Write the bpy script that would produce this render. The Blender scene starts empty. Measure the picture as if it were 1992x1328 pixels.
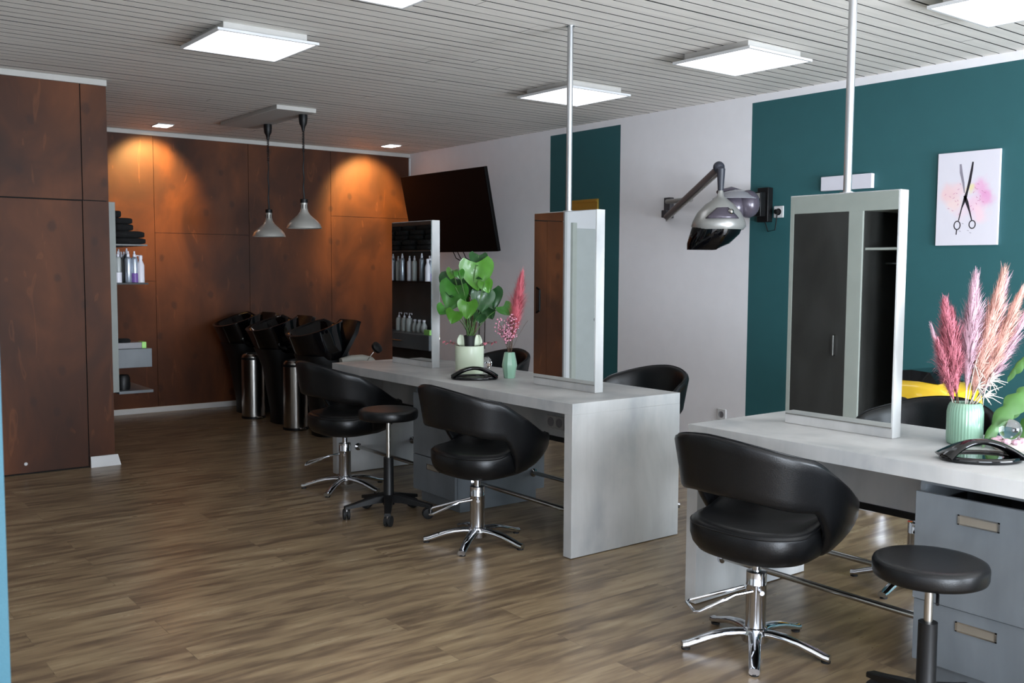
import bpy, bmesh, math, random
from mathutils import Vector, Matrix, noise
S = bpy.context.scene
COL = S.collection
random.seed(7)
PI = math.pi

# ------------------------------------------------------------------ camera
HC = 1.441
FW = Vector((0.60932475, 0.78941546, -0.07447537)); RT = Vector((0.79185393, -0.61068552, 0.00552667)); UP = Vector((0.04111819, 0.06234115, 0.99720754))
cd = bpy.data.cameras.new('camera'); cam = bpy.data.objects.new('camera', cd); COL.objects.link(cam)
cam.matrix_world = Matrix(((RT.x, UP.x, -FW.x, 0), (RT.y, UP.y, -FW.y, 0), (RT.z, UP.z, -FW.z, HC), (0, 0, 0, 1)))
cd.sensor_width = 36; cd.lens = 36 * 1893.06 / 1992; cd.clip_start = .05
cd.dof.use_dof = True; cd.dof.focus_distance = 4.9; cd.dof.aperture_fstop = 8.0
S.camera = cam

# ------------------------------------------------------------------ light and exposure
S.view_settings.view_transform = 'Standard'; S.view_settings.look = 'None'; S.view_settings.gamma = 1
S.view_settings.exposure = 0.15
try: S.view_settings.use_curve_mapping = False
except Exception: pass
W = bpy.data.worlds.new('world'); S.world = W; W.use_nodes = True
W.node_tree.nodes['Background'].inputs[0].default_value = (.78, .87, 1, 1); W.node_tree.nodes['Background'].inputs[1].default_value = 1.5
LED_E = 2.3; SPOT_W = 200; DAY_W = 290
def area(name, loc, rot, sx, sy, w, colr):
    l = bpy.data.lights.new(name, 'AREA'); l.shape = 'RECTANGLE'; l.size = sx; l.size_y = sy; l.energy = w; l.color = colr
    o = bpy.data.objects.new(name, l); COL.objects.link(o); o.location = loc; o.rotation_euler = rot; return o
area('daylight', (1.25, -1.93, 1.15), (PI / 2, 0, 0), 2.15, 1.95, DAY_W * .75, (.80, .89, 1))
area('daylight', (4.55, -1.93, 1.15), (PI / 2, 0, 0), 2.15, 1.95, DAY_W * 1.25, (.80, .89, 1))
for x in (1.25, 4.55): area('ceiling_fill', (x, -1.9, .45), (PI / 2 + .75, 0, 0), 2.1, .5, 55 if x < 2 else 85, (.86, .92, 1))  # added fill lights low in the windows, tilted up to brighten the ceiling
for x, y in ((3.03, 9.27), (5.44, 9.2)):
    l = bpy.data.lights.new('downlight_beam', 'SPOT'); l.energy = SPOT_W; l.color = (1, .66, .22); l.spot_size = math.radians(84); l.spot_blend = .6; l.shadow_soft_size = .05
    o = bpy.data.objects.new('downlight_beam', l); COL.objects.link(o); o.location = (x, y, 2.72); o.rotation_euler = (math.radians(48), 0, 0)

# ------------------------------------------------------------------ room numbers
ZC = 2.758; XW = 6.012; YB = 9.757; XD = 3.137; XE = 3.908; ZD = .78; YL = 7.327; XL = 2.0; XM = 3.509; MT = .0585; ZM = 1.757; TT = .057
XLEFT = -.35; YF = -2.0

# ------------------------------------------------------------------ materials
def lin(c): return tuple((v / 255 / 12.92) if v / 255 <= .04045 else ((v / 255 + .055) / 1.055) ** 2.4 for v in c) + (1,)
def mat(name, c, rough=.5, metal=0, var=0, vscale=8, coat=0, bump=0, bscale=60, emit=None, trans=0, alpha=1, vstr=(1, 1, 1), spec=None, ior=1.45):
    m = bpy.data.materials.new(name); m.use_nodes = True; nt = m.node_tree; b = nt.nodes['Principled BSDF']
    b.inputs['Base Color'].default_value = lin(c); b.inputs['Roughness'].default_value = rough; b.inputs['Metallic'].default_value = metal
    b.inputs['Coat Weight'].default_value = coat; b.inputs['IOR'].default_value = ior
    if spec is not None: b.inputs['Specular IOR Level'].default_value = spec
    if trans: b.inputs['Transmission Weight'].default_value = trans
    if emit: b.inputs['Emission Color'].default_value = lin(emit[0]); b.inputs['Emission Strength'].default_value = emit[1]
    tc = nt.nodes.new('ShaderNodeTexCoord'); mp = nt.nodes.new('ShaderNodeMapping'); mp.inputs['Scale'].default_value = vstr
    nt.links.new(tc.outputs['Object'], mp.inputs[0])
    n = nt.nodes.new('ShaderNodeTexNoise'); n.inputs['Scale'].default_value = vscale; n.inputs['Detail'].default_value = 5
    nt.links.new(mp.outputs[0], n.inputs['Vector'])
    hv = nt.nodes.new('ShaderNodeHueSaturation'); hv.inputs['Color'].default_value = lin(c)
    mr = nt.nodes.new('ShaderNodeMapRange'); mr.inputs[1].default_value = .3; mr.inputs[2].default_value = .7; mr.inputs[3].default_value = 1 - (var or .03); mr.inputs[4].default_value = 1 + (var or .03)
    nt.links.new(n.outputs['Fac'], mr.inputs[0]); nt.links.new(mr.outputs[0], hv.inputs['Value']); nt.links.new(hv.outputs[0], b.inputs['Base Color'])
    if bump:
        n2 = nt.nodes.new('ShaderNodeTexNoise'); n2.inputs['Scale'].default_value = bscale; bp = nt.nodes.new('ShaderNodeBump'); bp.inputs['Strength'].default_value = bump; bp.inputs['Distance'].default_value = .003
        nt.links.new(tc.outputs['Object'], n2.inputs['Vector']); nt.links.new(n2.outputs['Fac'], bp.inputs['Height']); nt.links.new(bp.outputs[0], b.inputs['Normal'])
    return m
class NT:
    def __init__(s, name, rough=.5):
        s.m = bpy.data.materials.new(name); s.m.use_nodes = True; s.t = s.m.node_tree; s.b = s.t.nodes['Principled BSDF']; s.b.inputs['Roughness'].default_value = rough
        s.tc = s.t.nodes.new('ShaderNodeTexCoord').outputs['Object']
    def n(s, typ, **k):
        nd = s.t.nodes.new(typ)
        for a, v in k.items(): setattr(nd, a, v)
        return nd
    def l(s, a, b): s.t.links.new(a, b)
    def mapping(s, sc=(1, 1, 1), loc=(0, 0, 0), src=None):
        m = s.n('ShaderNodeMapping'); m.inputs['Scale'].default_value = sc; m.inputs['Location'].default_value = loc; s.l(src or s.tc, m.inputs[0]); return m.outputs[0]
    def noise(s, vec, scale, det=4, dist=0):
        q = s.n('ShaderNodeTexNoise'); q.inputs['Scale'].default_value = scale; q.inputs['Detail'].default_value = det; q.inputs['Distortion'].default_value = dist; s.l(vec, q.inputs['Vector']); return q.outputs['Fac']
    def ramp(s, fac, stops):
        r = s.n('ShaderNodeValToRGB'); e = r.color_ramp.elements
        while len(e) < len(stops): e.new(.5)
        for i, (p, c) in enumerate(stops): e[i].position = p; e[i].color = c if len(c) == 4 else lin(c)
        s.l(fac, r.inputs[0]); return r.outputs[0]
    def mix(s, fac, a, b, mode='MIX'):
        q = s.n('ShaderNodeMix', data_type='RGBA', blend_type=mode)
        for v, i in ((fac, 0), (a, 6), (b, 7)):
            if hasattr(v, 'links'): s.l(v, q.inputs[i])
            else: q.inputs[i].default_value = v
        return q.outputs[2]
    def math(s, op, a, b=0):
        q = s.n('ShaderNodeMath', operation=op)
        for v, i in ((a, 0), (b, 1)):
            if hasattr(v, 'links'): s.l(v, q.inputs[i])
            else: q.inputs[i].default_value = v
        return q.outputs[0]
    def bump(s, h, st=.3, d=.002):
        q = s.n('ShaderNodeBump'); q.inputs['Strength'].default_value = st; q.inputs['Distance'].default_value = d; s.l(h, q.inputs['Height']); s.l(q.outputs[0], s.b.inputs['Normal'])
    def col(s, c): s.l(c, s.b.inputs['Base Color'])

def rust_wood():
    s = NT('stained_birch_panel', .55); s.b.inputs['Specular IOR Level'].default_value = .22
    big = s.noise(s.mapping((1.3, 1.3, .7)), 1.6, 5, .6)
    c = s.ramp(big, [(.28, (46, 25, 14)), (.45, (64, 34, 18)), (.58, (83, 45, 22)), (.75, (102, 57, 29))])
    st = s.noise(s.mapping((9, 9, .6)), 2.2, 6, .5)
    c = s.mix(s.ramp(st, [(.35, (0, 0, 0)), (.7, (150, 150, 150))]), c, s.mix(.5, c, lin((66, 38, 24))))
    # dark knots
    sx = s.n('ShaderNodeSeparateXYZ'); s.l(s.tc, sx.inputs[0]); cx = s.n('ShaderNodeCombineXYZ'); s.l(s.math('ADD', sx.outputs[0], sx.outputs[1]), cx.inputs[0]); s.l(s.math('MULTIPLY', sx.outputs[2], .75), cx.inputs[1])
    vo = s.n('ShaderNodeTexVoronoi', voronoi_dimensions='2D'); vo.inputs['Scale'].default_value = 2.9; s.l(cx.outputs[0], vo.inputs['Vector'])
    wob = s.math('ADD', vo.outputs['Distance'], s.math('MULTIPLY', s.noise(s.tc, 14, 3), .12))
    c = s.mix(s.ramp(wob, [(.105, (190, 190, 190)), (.16, (0, 0, 0))]), c, lin((44, 24, 17)))
    # pale flame streaks
    v2 = s.noise(s.mapping((5, 5, .95), (3, 7, 2)), 2.0, 2, 1.5)
    c = s.mix(s.ramp(v2, [(.67, (0, 0, 0)), (.71, (80, 80, 80)), (.76, (0, 0, 0))]), c, lin((190, 118, 70)))
    s.col(c); s.bump(st, .1)
    return s.m
def laminate(name, a, b, cc, rough=.45):
    s = NT(name, rough)
    cl = s.noise(s.mapping((1, 1, .55)), 3.2, 5, .3)
    c = s.ramp(cl, [(.3, a), (.5, b), (.7, cc)])
    st = s.noise(s.mapping((26, 26, .8)), 2.5, 4)
    c = s.mix(s.ramp(st, [(.3, (0, 0, 0)), (.75, (70, 70, 70))]), c, lin(tuple(int(v * .78) for v in a)))
    s.col(c); s.bump(st, .06, .001)
    return s.m
def floor_mat():
    s = NT('vinyl_plank', .36)
    br = s.n('ShaderNodeTexBrick'); br.offset = .37; br.offset_frequency = 2
    br.inputs['Scale'].default_value = 1; br.inputs['Brick Width'].default_value = 1.22; br.inputs['Row Height'].default_value = .18; br.inputs['Mortar Size'].default_value = .0012; br.inputs['Mortar Smooth'].default_value = .2; br.inputs['Bias'].default_value = 0
    br.inputs['Color1'].default_value = (0, 0, 0, 1); br.inputs['Color2'].default_value = (1, 1, 1, 1); br.inputs['Mortar'].default_value = (.5, .5, .5, 1)
    s.l(s.tc, br.inputs['Vector'])
    shift = s.n('ShaderNodeVectorMath', operation='MULTIPLY_ADD'); shift.inputs[1].default_value = (7.3, 3.1, 5.7); s.l(br.outputs['Color'], shift.inputs[0]); s.l(s.tc, shift.inputs[2])
    v = s.mapping((1.5, 9.5, 1), (0, 0, 0), shift.outputs[0])
    n1 = s.noise(v, 2.0, 7, .45)
    n2 = s.noise(s.mapping((.8, 3.6, 1), (0, 0, 0), shift.outputs[0]), 2.3, 6, .8)
    tot = s.math('ADD', s.math('MULTIPLY', n1, .6), s.math('MULTIPLY', n2, .4))
    c = s.ramp(tot, [(.35, (76, 61, 46)), (.44, (104, 86, 66)), (.50, (130, 110, 84)), (.57, (147, 127, 98)), (.66, (165, 146, 116))])
    c = s.mix(.25, c, s.ramp(br.outputs['Color'], [(0, (100, 84, 68)), (1, (146, 125, 100))]))
    c = s.mix(s.math('MULTIPLY', br.outputs['Fac'], .45), c, lin((60, 48, 38)))
    s.col(c)
    s.l(s.ramp(n1, [(.3, (.36, .36, .36, 1)), (.7, (.27, .27, .27, 1))]), s.b.inputs['Roughness'])
    s.bump(s.math('SUBTRACT', s.math('MULTIPLY', n1, .25), br.outputs['Fac']), .12, .0015)
    return s.m
M = {}
M['rust'] = rust_wood()
M['lam'] = laminate('pale_concrete_laminate', (148, 150, 151), (176, 175, 173), (194, 193, 191))
M['lamdark'] = laminate('mid_grey_laminate', (80, 84, 87), (92, 97, 101), (104, 109, 113))
M['lamblack'] = laminate('dark_slate_laminate', (56, 55, 53), (64, 63, 61), (72, 71, 69))
M['floor'] = floor_mat()
M['white'] = mat('white_wall_paint', (232, 230, 232), .7, bump=.12, bscale=220, var=.015)
M['teal'] = mat('teal_wall_paint', (40, 88, 92), .6, bump=.12, bscale=220, var=.03)
M['tealb'] = mat('turquoise_wall_paint', (34, 80, 94), .6, bump=.1, bscale=220, var=.03)
M['trim'] = mat('white_trim', (200, 200, 200), .5)
M['trimc'] = mat('off_white_trim', (176, 173, 168), .55)
M['ceil'] = mat('whitewashed_board', (222, 217, 210), .6, var=.07, vscale=3, vstr=(1, 10, 1), bump=.1)
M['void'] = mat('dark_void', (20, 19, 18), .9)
M['leather'] = mat('black_leatherette', (9, 10, 12), .33, spec=.4, bump=.16, bscale=260)
M['blackpl'] = mat('matt_black_plastic', (14, 14, 15), .45, spec=.35)
M['gloss'] = mat('gloss_black', (5, 5, 7), .05, spec=.6)
M['chrome'] = mat('chrome', (205, 207, 212), .1, 1)
M['brushed'] = mat('brushed_steel', (178, 176, 172), .22, 1)
M['alu'] = mat('brushed_aluminium', (190, 192, 194), .34, 1)
M['mirror'] = mat('mirror_glass', (226, 230, 229), .01, 1, var=.001)
M['grey'] = mat('grey_plastic', (118, 116, 118), .4)
M['silver'] = mat('silver_plastic', (158, 157, 153), .28, .4)
M['smoke'] = mat('smoked_plastic', (84, 78, 88), .2, .2)
M['clear'] = mat('clear_glass', (245, 248, 250), .02, trans=1)
M['mint'] = mat('mint_ceramic', (122, 156, 134), .22, coat=.4, var=.03)
M['palegreen'] = mat('pale_green_ceramic', (196, 206, 182), .4, coat=.2)
M['pink'] = mat('pink_feather', (222, 118, 130), .85, var=.12, vscale=30)
M['rose'] = mat('dusty_rose_grass', (184, 108, 120), .9, var=.2, vscale=60)
M['blush'] = mat('blush_grass', (198, 162, 174), .9, var=.12, vscale=60)
M['peach'] = mat('peach_grass', (216, 170, 156), .9, var=.14, vscale=40)
M['cream'] = mat('cream_dried', (200, 190, 180), .85)
M['blossom'] = mat('pink_blossom', (206, 142, 160), .8, var=.2, vscale=50)
M['stem'] = mat('brown_stem', (78, 58, 44), .8)
M['gstem'] = mat('green_stem', (70, 104, 48), .6)
M['leaf'] = mat('leaf_green', (50, 104, 34), .35, var=.3, vscale=14, coat=.2)
M['leafb'] = mat('leaf_bright', (72, 126, 38), .35, var=.2, vscale=14, coat=.2)
M['leafl'] = mat('leaf_light', (62, 102, 44), .4, var=.15, vscale=14)
M['leafd'] = mat('leaf_dark', (36, 74, 36), .35, var=.25, vscale=14, coat=.2)
M['soil'] = mat('black_pot_plastic', (26, 26, 27), .6)
M['gold'] = mat('gold_paint', (176, 146, 66), .35, .6)
M['canvas'] = None
M['towel'] = mat('black_terry', (10, 10, 11), .95, bump=.6, bscale=300)
M['bot_white'] = mat('white_bottle', (216, 214, 222), .35)
M['bot_silver'] = mat('silver_can', (176, 184, 196), .28, .6)
M['bot_teal'] = mat('teal_can', (70, 120, 130), .35, .3)
M['bot_purple'] = mat('purple_label', (112, 78, 150), .4)
M['bot_clear'] = mat('frosted_bottle', (176, 180, 178), .3)
M['green'] = mat('lime_label', (150, 206, 110), .5)
M['yellow'] = mat('yellow_paint', (212, 172, 32), .25, coat=.6)
M['red'] = mat('red_plastic', (196, 30, 52), .4)
M['handle'] = mat('brown_grey_handle_dish', (138, 130, 118), .4, .5)  # brownish-grey brushed metal inside the drawer handles
M['screen'] = mat('dark_screen', (4, 4, 5), .45, spec=.2)
M['rubber'] = mat('black_rubber', (16, 16, 17), .7)
M['paleup'] = mat('light_grey_vinyl', (150, 147, 138), .5)
M['led'] = mat('led_diffuser', (250, 250, 255), .5, emit=((246, 247, 255), LED_E))
M['ledwarm'] = mat('downlight_lens', (250, 245, 250), .5, emit=((255, 240, 235), 9))
M['door'] = mat('white_door_paint', (196, 200, 198), .4)
M['wardrobe'] = mat('pale_grey_lacquer', (190, 194, 186), .5)

# ------------------------------------------------------------------ mesh builder
class MB:
    def __init__(s): s.v = []; s.f = []; s.mi = []
    def add(s, vs, fs, mi=0):
        o = len(s.v); s.v += [tuple(p) for p in vs]; s.f += [tuple(i + o for i in f) for f in fs]; s.mi += [mi] * len(fs); return s
    def box(s, a, b, mi=0, R=None, o=None):
        x0, y0, z0 = a; x1, y1, z1 = b
        vs = [Vector(p) for p in ((x0, y0, z0), (x1, y0, z0), (x1, y1, z0), (x0, y1, z0), (x0, y0, z1), (x1, y0, z1), (x1, y1, z1), (x0, y1, z1))]
        if R is not None: vs = [R @ p for p in vs]
        if o is not None: vs = [p + Vector(o) for p in vs]
        return s.add(vs, [(0, 3, 2, 1), (4, 5, 6, 7), (0, 1, 5, 4), (1, 2, 6, 5), (2, 3, 7, 6), (3, 0, 4, 7)], mi)
    def rings(s, rings, cap=True, mi=0, closed=True):
        n = len(rings[0]); vs = [p for r in rings for p in r]; fs = []
        for i in range(len(rings) - 1):
            for j in range(n if closed else n - 1):
                k = (j + 1) % n; fs.append((i * n + j, i * n + k, (i + 1) * n + k, (i + 1) * n + j))
        if cap: fs.append(tuple(range(n - 1, -1, -1))); fs.append(tuple((len(rings) - 1) * n + j for j in range(n)))
        return s.add(vs, fs, mi)
    def lathe(s, prof, seg=32, o=(0, 0, 0), mi=0, R=None, rib=0, nrib=0):
        o = Vector(o); rs = []
        for r, z in prof:
            ring = []
            for j in range(seg):
                a = 2 * PI * j / seg; rr = r * (1 + rib * math.cos(nrib * a)) if nrib else r
                p = Vector((rr * math.cos(a), rr * math.sin(a), z)); ring.append((R @ p if R else p) + o)
            rs.append(ring)
        return s.rings(rs, True, mi)
    def tube(s, pts, r, seg=8, mi=0, sq=None):
        pts = [Vector(p) for p in pts]; n = len(pts); rs = []
        rad = r if isinstance(r, (list, tuple)) else [r] * n
        t0 = (pts[1] - pts[0]).normalized(); ref = Vector((0, 0, 1)) if abs(t0.z) < .9 else Vector((1, 0, 0))
        nrm = t0.cross(ref).normalized()
        for i in range(n):
            t = (pts[min(i + 1, n - 1)] - pts[max(i - 1, 0)]).normalized()
            nrm = (nrm - t * nrm.dot(t)).normalized(); b = t.cross(nrm)
            k = sq or 1
            rs.append([pts[i] + (nrm * math.cos(2 * PI * j / seg) + b * k * math.sin(2 * PI * j / seg)) * rad[i] for j in range(seg)])
        return s.rings(rs, True, mi)
    def ball(s, c, r, seg=12, mi=0, sc=(1, 1, 1), R=None):
        n = seg // 2; rs = []
        for i in range(n + 1):
            th = PI * max(.02, min(i / n, .98)) if i in (0, n) else PI * i / n
            ring = []
            for j in range(seg):
                p = Vector((math.sin(th) * math.cos(2 * PI * j / seg) * sc[0], math.sin(th) * math.sin(2 * PI * j / seg) * sc[1], math.cos(th) * sc[2])) * r
                ring.append((R @ p if R else p) + Vector(c))
            rs.append(ring)
        return s.rings(rs, True, mi)
    def prism(s, poly, fn, d0, d1, mi=0):     # polygon in 2D, fn(u,v,d) -> point
        n = len(poly); vs = [fn(u, v, d0) for u, v in poly] + [fn(u, v, d1) for u, v in poly]
        return s.add(vs, [tuple(range(n - 1, -1, -1)), tuple(range(n, 2 * n))] + [(i, (i + 1) % n, n + (i + 1) % n, n + i) for i in range(n)], mi)
    def build(s, name, mats, parent=None, loc=None, bevel=0, smooth=True, angle=35, sub=0):
        me = bpy.data.meshes.new(name); me.from_pydata(s.v, [], s.f); me.update()
        if not isinstance(mats, (list, tuple)): mats = [mats]
        for m in mats: me.materials.append(m)
        bm = bmesh.new(); bm.from_mesh(me)
        for i, f in enumerate(bm.faces): f.material_index = s.mi[i]; f.smooth = smooth
        bmesh.ops.recalc_face_normals(bm, faces=bm.faces); bm.to_mesh(me); bm.free()
        if smooth: me.set_sharp_from_angle(angle=math.radians(angle))
        o = bpy.data.objects.new(name, me); COL.objects.link(o)
        if parent: o.parent = parent
        if loc: o.location = loc
        if bevel:
            b = o.modifiers.new('bevel', 'BEVEL'); b.width = bevel; b.segments = 2; b.limit_method = 'ANGLE'; b.angle_limit = math.radians(40)
        if sub:
            b = o.modifiers.new('sub', 'SUBSURF'); b.levels = sub; b.render_levels = sub
        return o
def thing(name, label, cat, loc=(0, 0, 0), rz=0, group=None):
    o = bpy.data.objects.new(name, None); o.empty_display_size = .1; COL.objects.link(o); o.location = loc; o.rotation_euler = (0, 0, rz)
    return tag(o, label, cat, group)
def tag(o, label, cat, group=None):
    o['label'] = label; o['category'] = cat
    if group: o['group'] = group
    return o
def struct(o): o['kind'] = 'structure'; return o
def dup(root, loc, rz, label, group=None):
    r = root.copy(); COL.objects.link(r); r.location = loc; r.rotation_euler = (0, 0, rz); r['label'] = label
    if group: r['group'] = group
    for ch in list(root.children):
        c = ch.copy(); COL.objects.link(c); c.parent = r
        for g in list(ch.children):
            d = g.copy(); COL.objects.link(d); d.parent = c
    return r
def bx(a, b, mi=0): return MB().box(a, b, mi)
def Rz(a): return Matrix.Rotation(a, 3, 'Z')
def Rx(a): return Matrix.Rotation(a, 3, 'X')
def Ry(a): return Matrix.Rotation(a, 3, 'Y')

# ------------------------------------------------------------------ room shell
struct(bx((XLEFT, YF, -.06), (XW, YB, 0)).build('floor', M['floor']))
m = MB(); y = YF; rnd = random.Random(3)
while y < YB - .001:
    w = .1013; y1 = min(y + w - .0078, YB)
    x = XLEFT
    while x < XW:
        L = rnd.uniform(2.2, 5.2) if rnd.random() < .75 else rnd.uniform(.6, 1.5)
        x1 = min(x + L, XW)
        if XW - x1 < .4: x1 = XW
        dz = rnd.uniform(0, .0015); g = rnd.choice((.001, .001, .003))
        m.box((x + g, y + rnd.uniform(0, .002), ZC - dz), (x1, y1 - rnd.uniform(0, .002), ZC + .012)); x = x1
    y += w
m.mi = [0 if k % 6 == 0 else 1 for k in range(len(m.mi))]  # only undersides stay pale; board sides coloured dark to put shade into the gaps
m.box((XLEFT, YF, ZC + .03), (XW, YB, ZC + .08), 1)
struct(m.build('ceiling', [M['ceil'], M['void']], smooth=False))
# small dark hole where a board end is missing is left by short boards
# right wall: painted fields are separate faces of one wall
m = MB()
def wfield(y0, y1, z0, z1, mi): m.box((XW, y0, z0), (XW + .08, y1, z1), mi)
zt = 2.702
wfield(YF, YB, zt, ZC + .08, 0)
wfield(YF, 4.822, 0, zt, 1); wfield(4.822, 6.25, 0, zt, 0); wfield(6.25, 7.207, 0, zt, 1); wfield(7.207, YB, 0, zt, 0)
struct(m.build('wall_right', [M['white'], M['teal']], smooth=False))
struct(bx((XLEFT - .08, YF, 0), (XLEFT, YB, ZC + .08)).build('wall_left', M['white']))
# stub wall at the left of the frame, turquoise
struct(bx((XLEFT, 1.7, 0), (.294, 1.82, ZC)).build('wall_stub', M['tealb']))
# front wall with two shop windows (behind the camera)
m = MB(); m.box((XLEFT, YF - .1, 0), (XW, YF, .15)); m.box((XLEFT, YF - .1, 2.15), (XW, YF, ZC + .08))
for a, b in ((XLEFT, .15), (2.35, 3.45), (5.65, XW)): m.box((a, YF - .1, .15), (b, YF, 2.15))
struct(m.build('wall_front', M['white']))
for i, x0 in enumerate((.15, 3.45)):
    m = MB()
    for a, b in (((x0, -.07, .15), (x0 + .05, 0, 2.15)), ((x0 + 2.15, -.07, .15), (x0 + 2.2, 0, 2.15)), ((x0, -.07, .15), (x0 + 2.2, 0, .2)), ((x0, -.07, 2.1), (x0 + 2.2, 0, 2.15)), ((x0 + 1.075, -.07, .15), (x0 + 1.125, 0, 2.15))):
        m.box((a[0], YF + a[1], a[2]), (b[0], YF + b[1], b[2]))
    f = struct(m.build('window_%d' % (i + 1), M['alu']))
    bx((x0 + .04, YF - .045, .18), (x0 + 2.16, YF - .035, 2.12)).build('pane', M['clear'], f)
# back wall: dark backing plus boards with open joints
m = MB(); m.box((XL - .1, YB + .012, 0), (XW + .08, YB + .1, ZC + .08), 1)
g = .002
for x0, x1, zs in ((2.0, 3.09, (0, 1.30, 2.72)), (3.09, 4.06, (0, 1.775, 2.72)), (4.06, 5.005, (0, 2.72)), (5.005, XW, (0, 2.01, 2.72))):
    for z0, z1 in zip(zs, zs[1:]): m.box((x0 + g, YB, z0 + g), (x1 - g, YB + .012, z1 - g))
struct(m.build('wall_back', [M['rust'], M['void']], smooth=False))
# projecting wood clad block on the left
m = MB(); m.box((.75, YL + .012, 0), (XL - .012, YB, ZC), 1)
for a, b in (((.72, 0), (.93, 1.903)), ((1.823, 0), (XL, 1.903)), ((.72, 1.91), (1.823, ZC - .044)), ((1.826, 1.91), (XL, ZC - .044))):
    m.box((a[0] + g, YL, a[1]), (b[0] - (0 if b[0] == XL else g), YL + .012, b[1]))
m.box((XL - .012, YL + .0121, 0), (XL, YB, ZC - .044)); m.box((.72, YL + .0121, 0), (.732, YB, ZC))
struct(m.build('wall_block', [M['rust'], M['void']], smooth=False))
d = struct(bx((.935, YL - .006, .012), (1.817, YL + .011, 1.9)).build('door_1', M['rust'], bevel=.001))
h = MB(); h.tube([(1.06, YL - .006, 1.02), (1.06, YL - .05, 1.04), (1.06, YL - .05, 1.24), (1.06, YL - .006, 1.26)], .011, 10); h.build('door_handle', M['blackpl'], d)
MB().lathe([(0.0001, 0), (.012, 0), (.012, .004), (.008, .008)], 16, (1.405, YL - .006, .075), R=Rx(PI / 2)).build('door_screw', M['trim'], d)
# white wall with inner door, left of the block
struct(bx((XLEFT, YL + .02, 0), (.72, YL + .1, ZC)).build('wall_alcove', M['white']))
d = struct(bx((-.24, YL - .01, .01), (.555, YL + .02, 1.845)).build('door_2', M['door'], bevel=.003))
h = MB(); h.tube([(.29, YL - .01, .93), (.29, YL - .06, .93), (.18, YL - .06, .93)], .009, 10); h.lathe([(.0001, 0), (.024, 0), (.024, .006)], 18, (.29, YL - .01, .93), R=Rx(PI / 2)); h.build('door_handle', M['brushed'], d)
struct(bx((.555, YL - .012, 0), (.61, YL + .02, 1.9)).build('trim_1', M['wardrobe']))
struct(bx((.69, YL - .02, 0), (.72, YL + .02, ZC - .05)).build('trim_2', M['trim']))
# trims and baseboards
struct(bx((XL, YB - .02, ZC - .044), (XW, YB, ZC - .002)).build('trim_3', M['trimc'], bevel=.003))
struct(bx((.72, YL - .02, ZC - .044), (XL + .002, YL, ZC - .002)).build('trim_4', M['trimc'], bevel=.003))
struct(bx((XL, YB - .016, 0), (XW, YB, .055)).build('baseboard_back', M['trim'], bevel=.003))
m = MB(); pr = [(0, 0), (.03, 0), (.012, .075), (0, .075)]
m.prism([(1.828, 0), (2.034, 0), (2.016, .078), (1.828, .078)], lambda u, v, d: (u, YL - d * (1 - v * 5) - .004, v), 0, .026)
struct(m.build('baseboard_left', M['trim']))
m = MB(); m.box((XW - .015, YF, 0), (XW, YB - .02, .055)); struct(m.build('baseboard_right', M['trim'], bevel=.003))
struct(bx((XW - .012, YB - .025, .06), (XW, YB - .0, ZC - .05)).build('trim_5', M['trim']))

# ------------------------------------------------------------------ ceiling lamps
def led(x0, y0, label):
    cx, cy = x0 + .29, y0 + .29; h = .295; z = ZC - .06
    t = thing('ceiling_light', label, 'ceiling light', (cx, cy, ZC), 0, 'square LED panels on the ceiling')
    bx((-.245, -.245, -.046), (.245, .245, 0)).build('housing', M['trimc'], t, bevel=.003)
    m = MB()
    for a, b in (((-h, -h), (h, -h + .014)), ((-h, h - .014), (h, h)), ((-h, -h + .014), (-h + .014, h - .014)), ((h - .014, -h + .014), (h, h - .014))): m.box((a[0], a[1], -.061), (b[0], b[1], -.047))
    m.build('frame', M['trim'], t)
    bx((-h + .004, -h + .004, -.0535), (h - .004, h - .004, -.0465)).build('backplate', M['trim'], t)
    MB().add([(-h + .014, -h + .014, -.058), (-h + .014, h - .014, -.058), (h - .014, h - .014, -.058), (h - .014, -h + .014, -.058)], [(0, 1, 2, 3)]).build('diffuser', M['led'], t)
led(1.98, 5.13, 'square LED panel left of the ceiling, above the open floor')
led(4.49, 5.18, 'square LED panel behind the thin steel pole')
led(4.5, 3.64, 'square LED panel in front of the wide teal wall top, between the two poles')
led(1.95, 3.58, 'square LED panel cut off by the top edge, left of the poles')
led(4.5, 1.99, 'square LED panel cut off at the top right corner')
led(1.95, 1.99, 'square LED panel out of view above the camera'); led(1.95, .4, 'square LED panel behind the camera on the left'); led(4.5, .4, 'square LED panel behind the camera on the right')
for x, y, lb in ((3.03, 9.27, 'small recessed square downlight above the left of the wooden back wall'), (5.44, 9.2, 'small recessed square downlight above the corner by the television')):
    t = thing('downlight', lb, 'ceiling light', (x, y, ZC), 0, 'recessed downlights along the back wall')
    m = MB(); m.box((-.075, -.1, -.008), (.075, .1, .0)); m.build('frame', M['trim'], t, bevel=.002)
    bx((-.065, -.09, -.011), (.065, .09, -.0075)).build('lens', M['ledwarm'], t)

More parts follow.
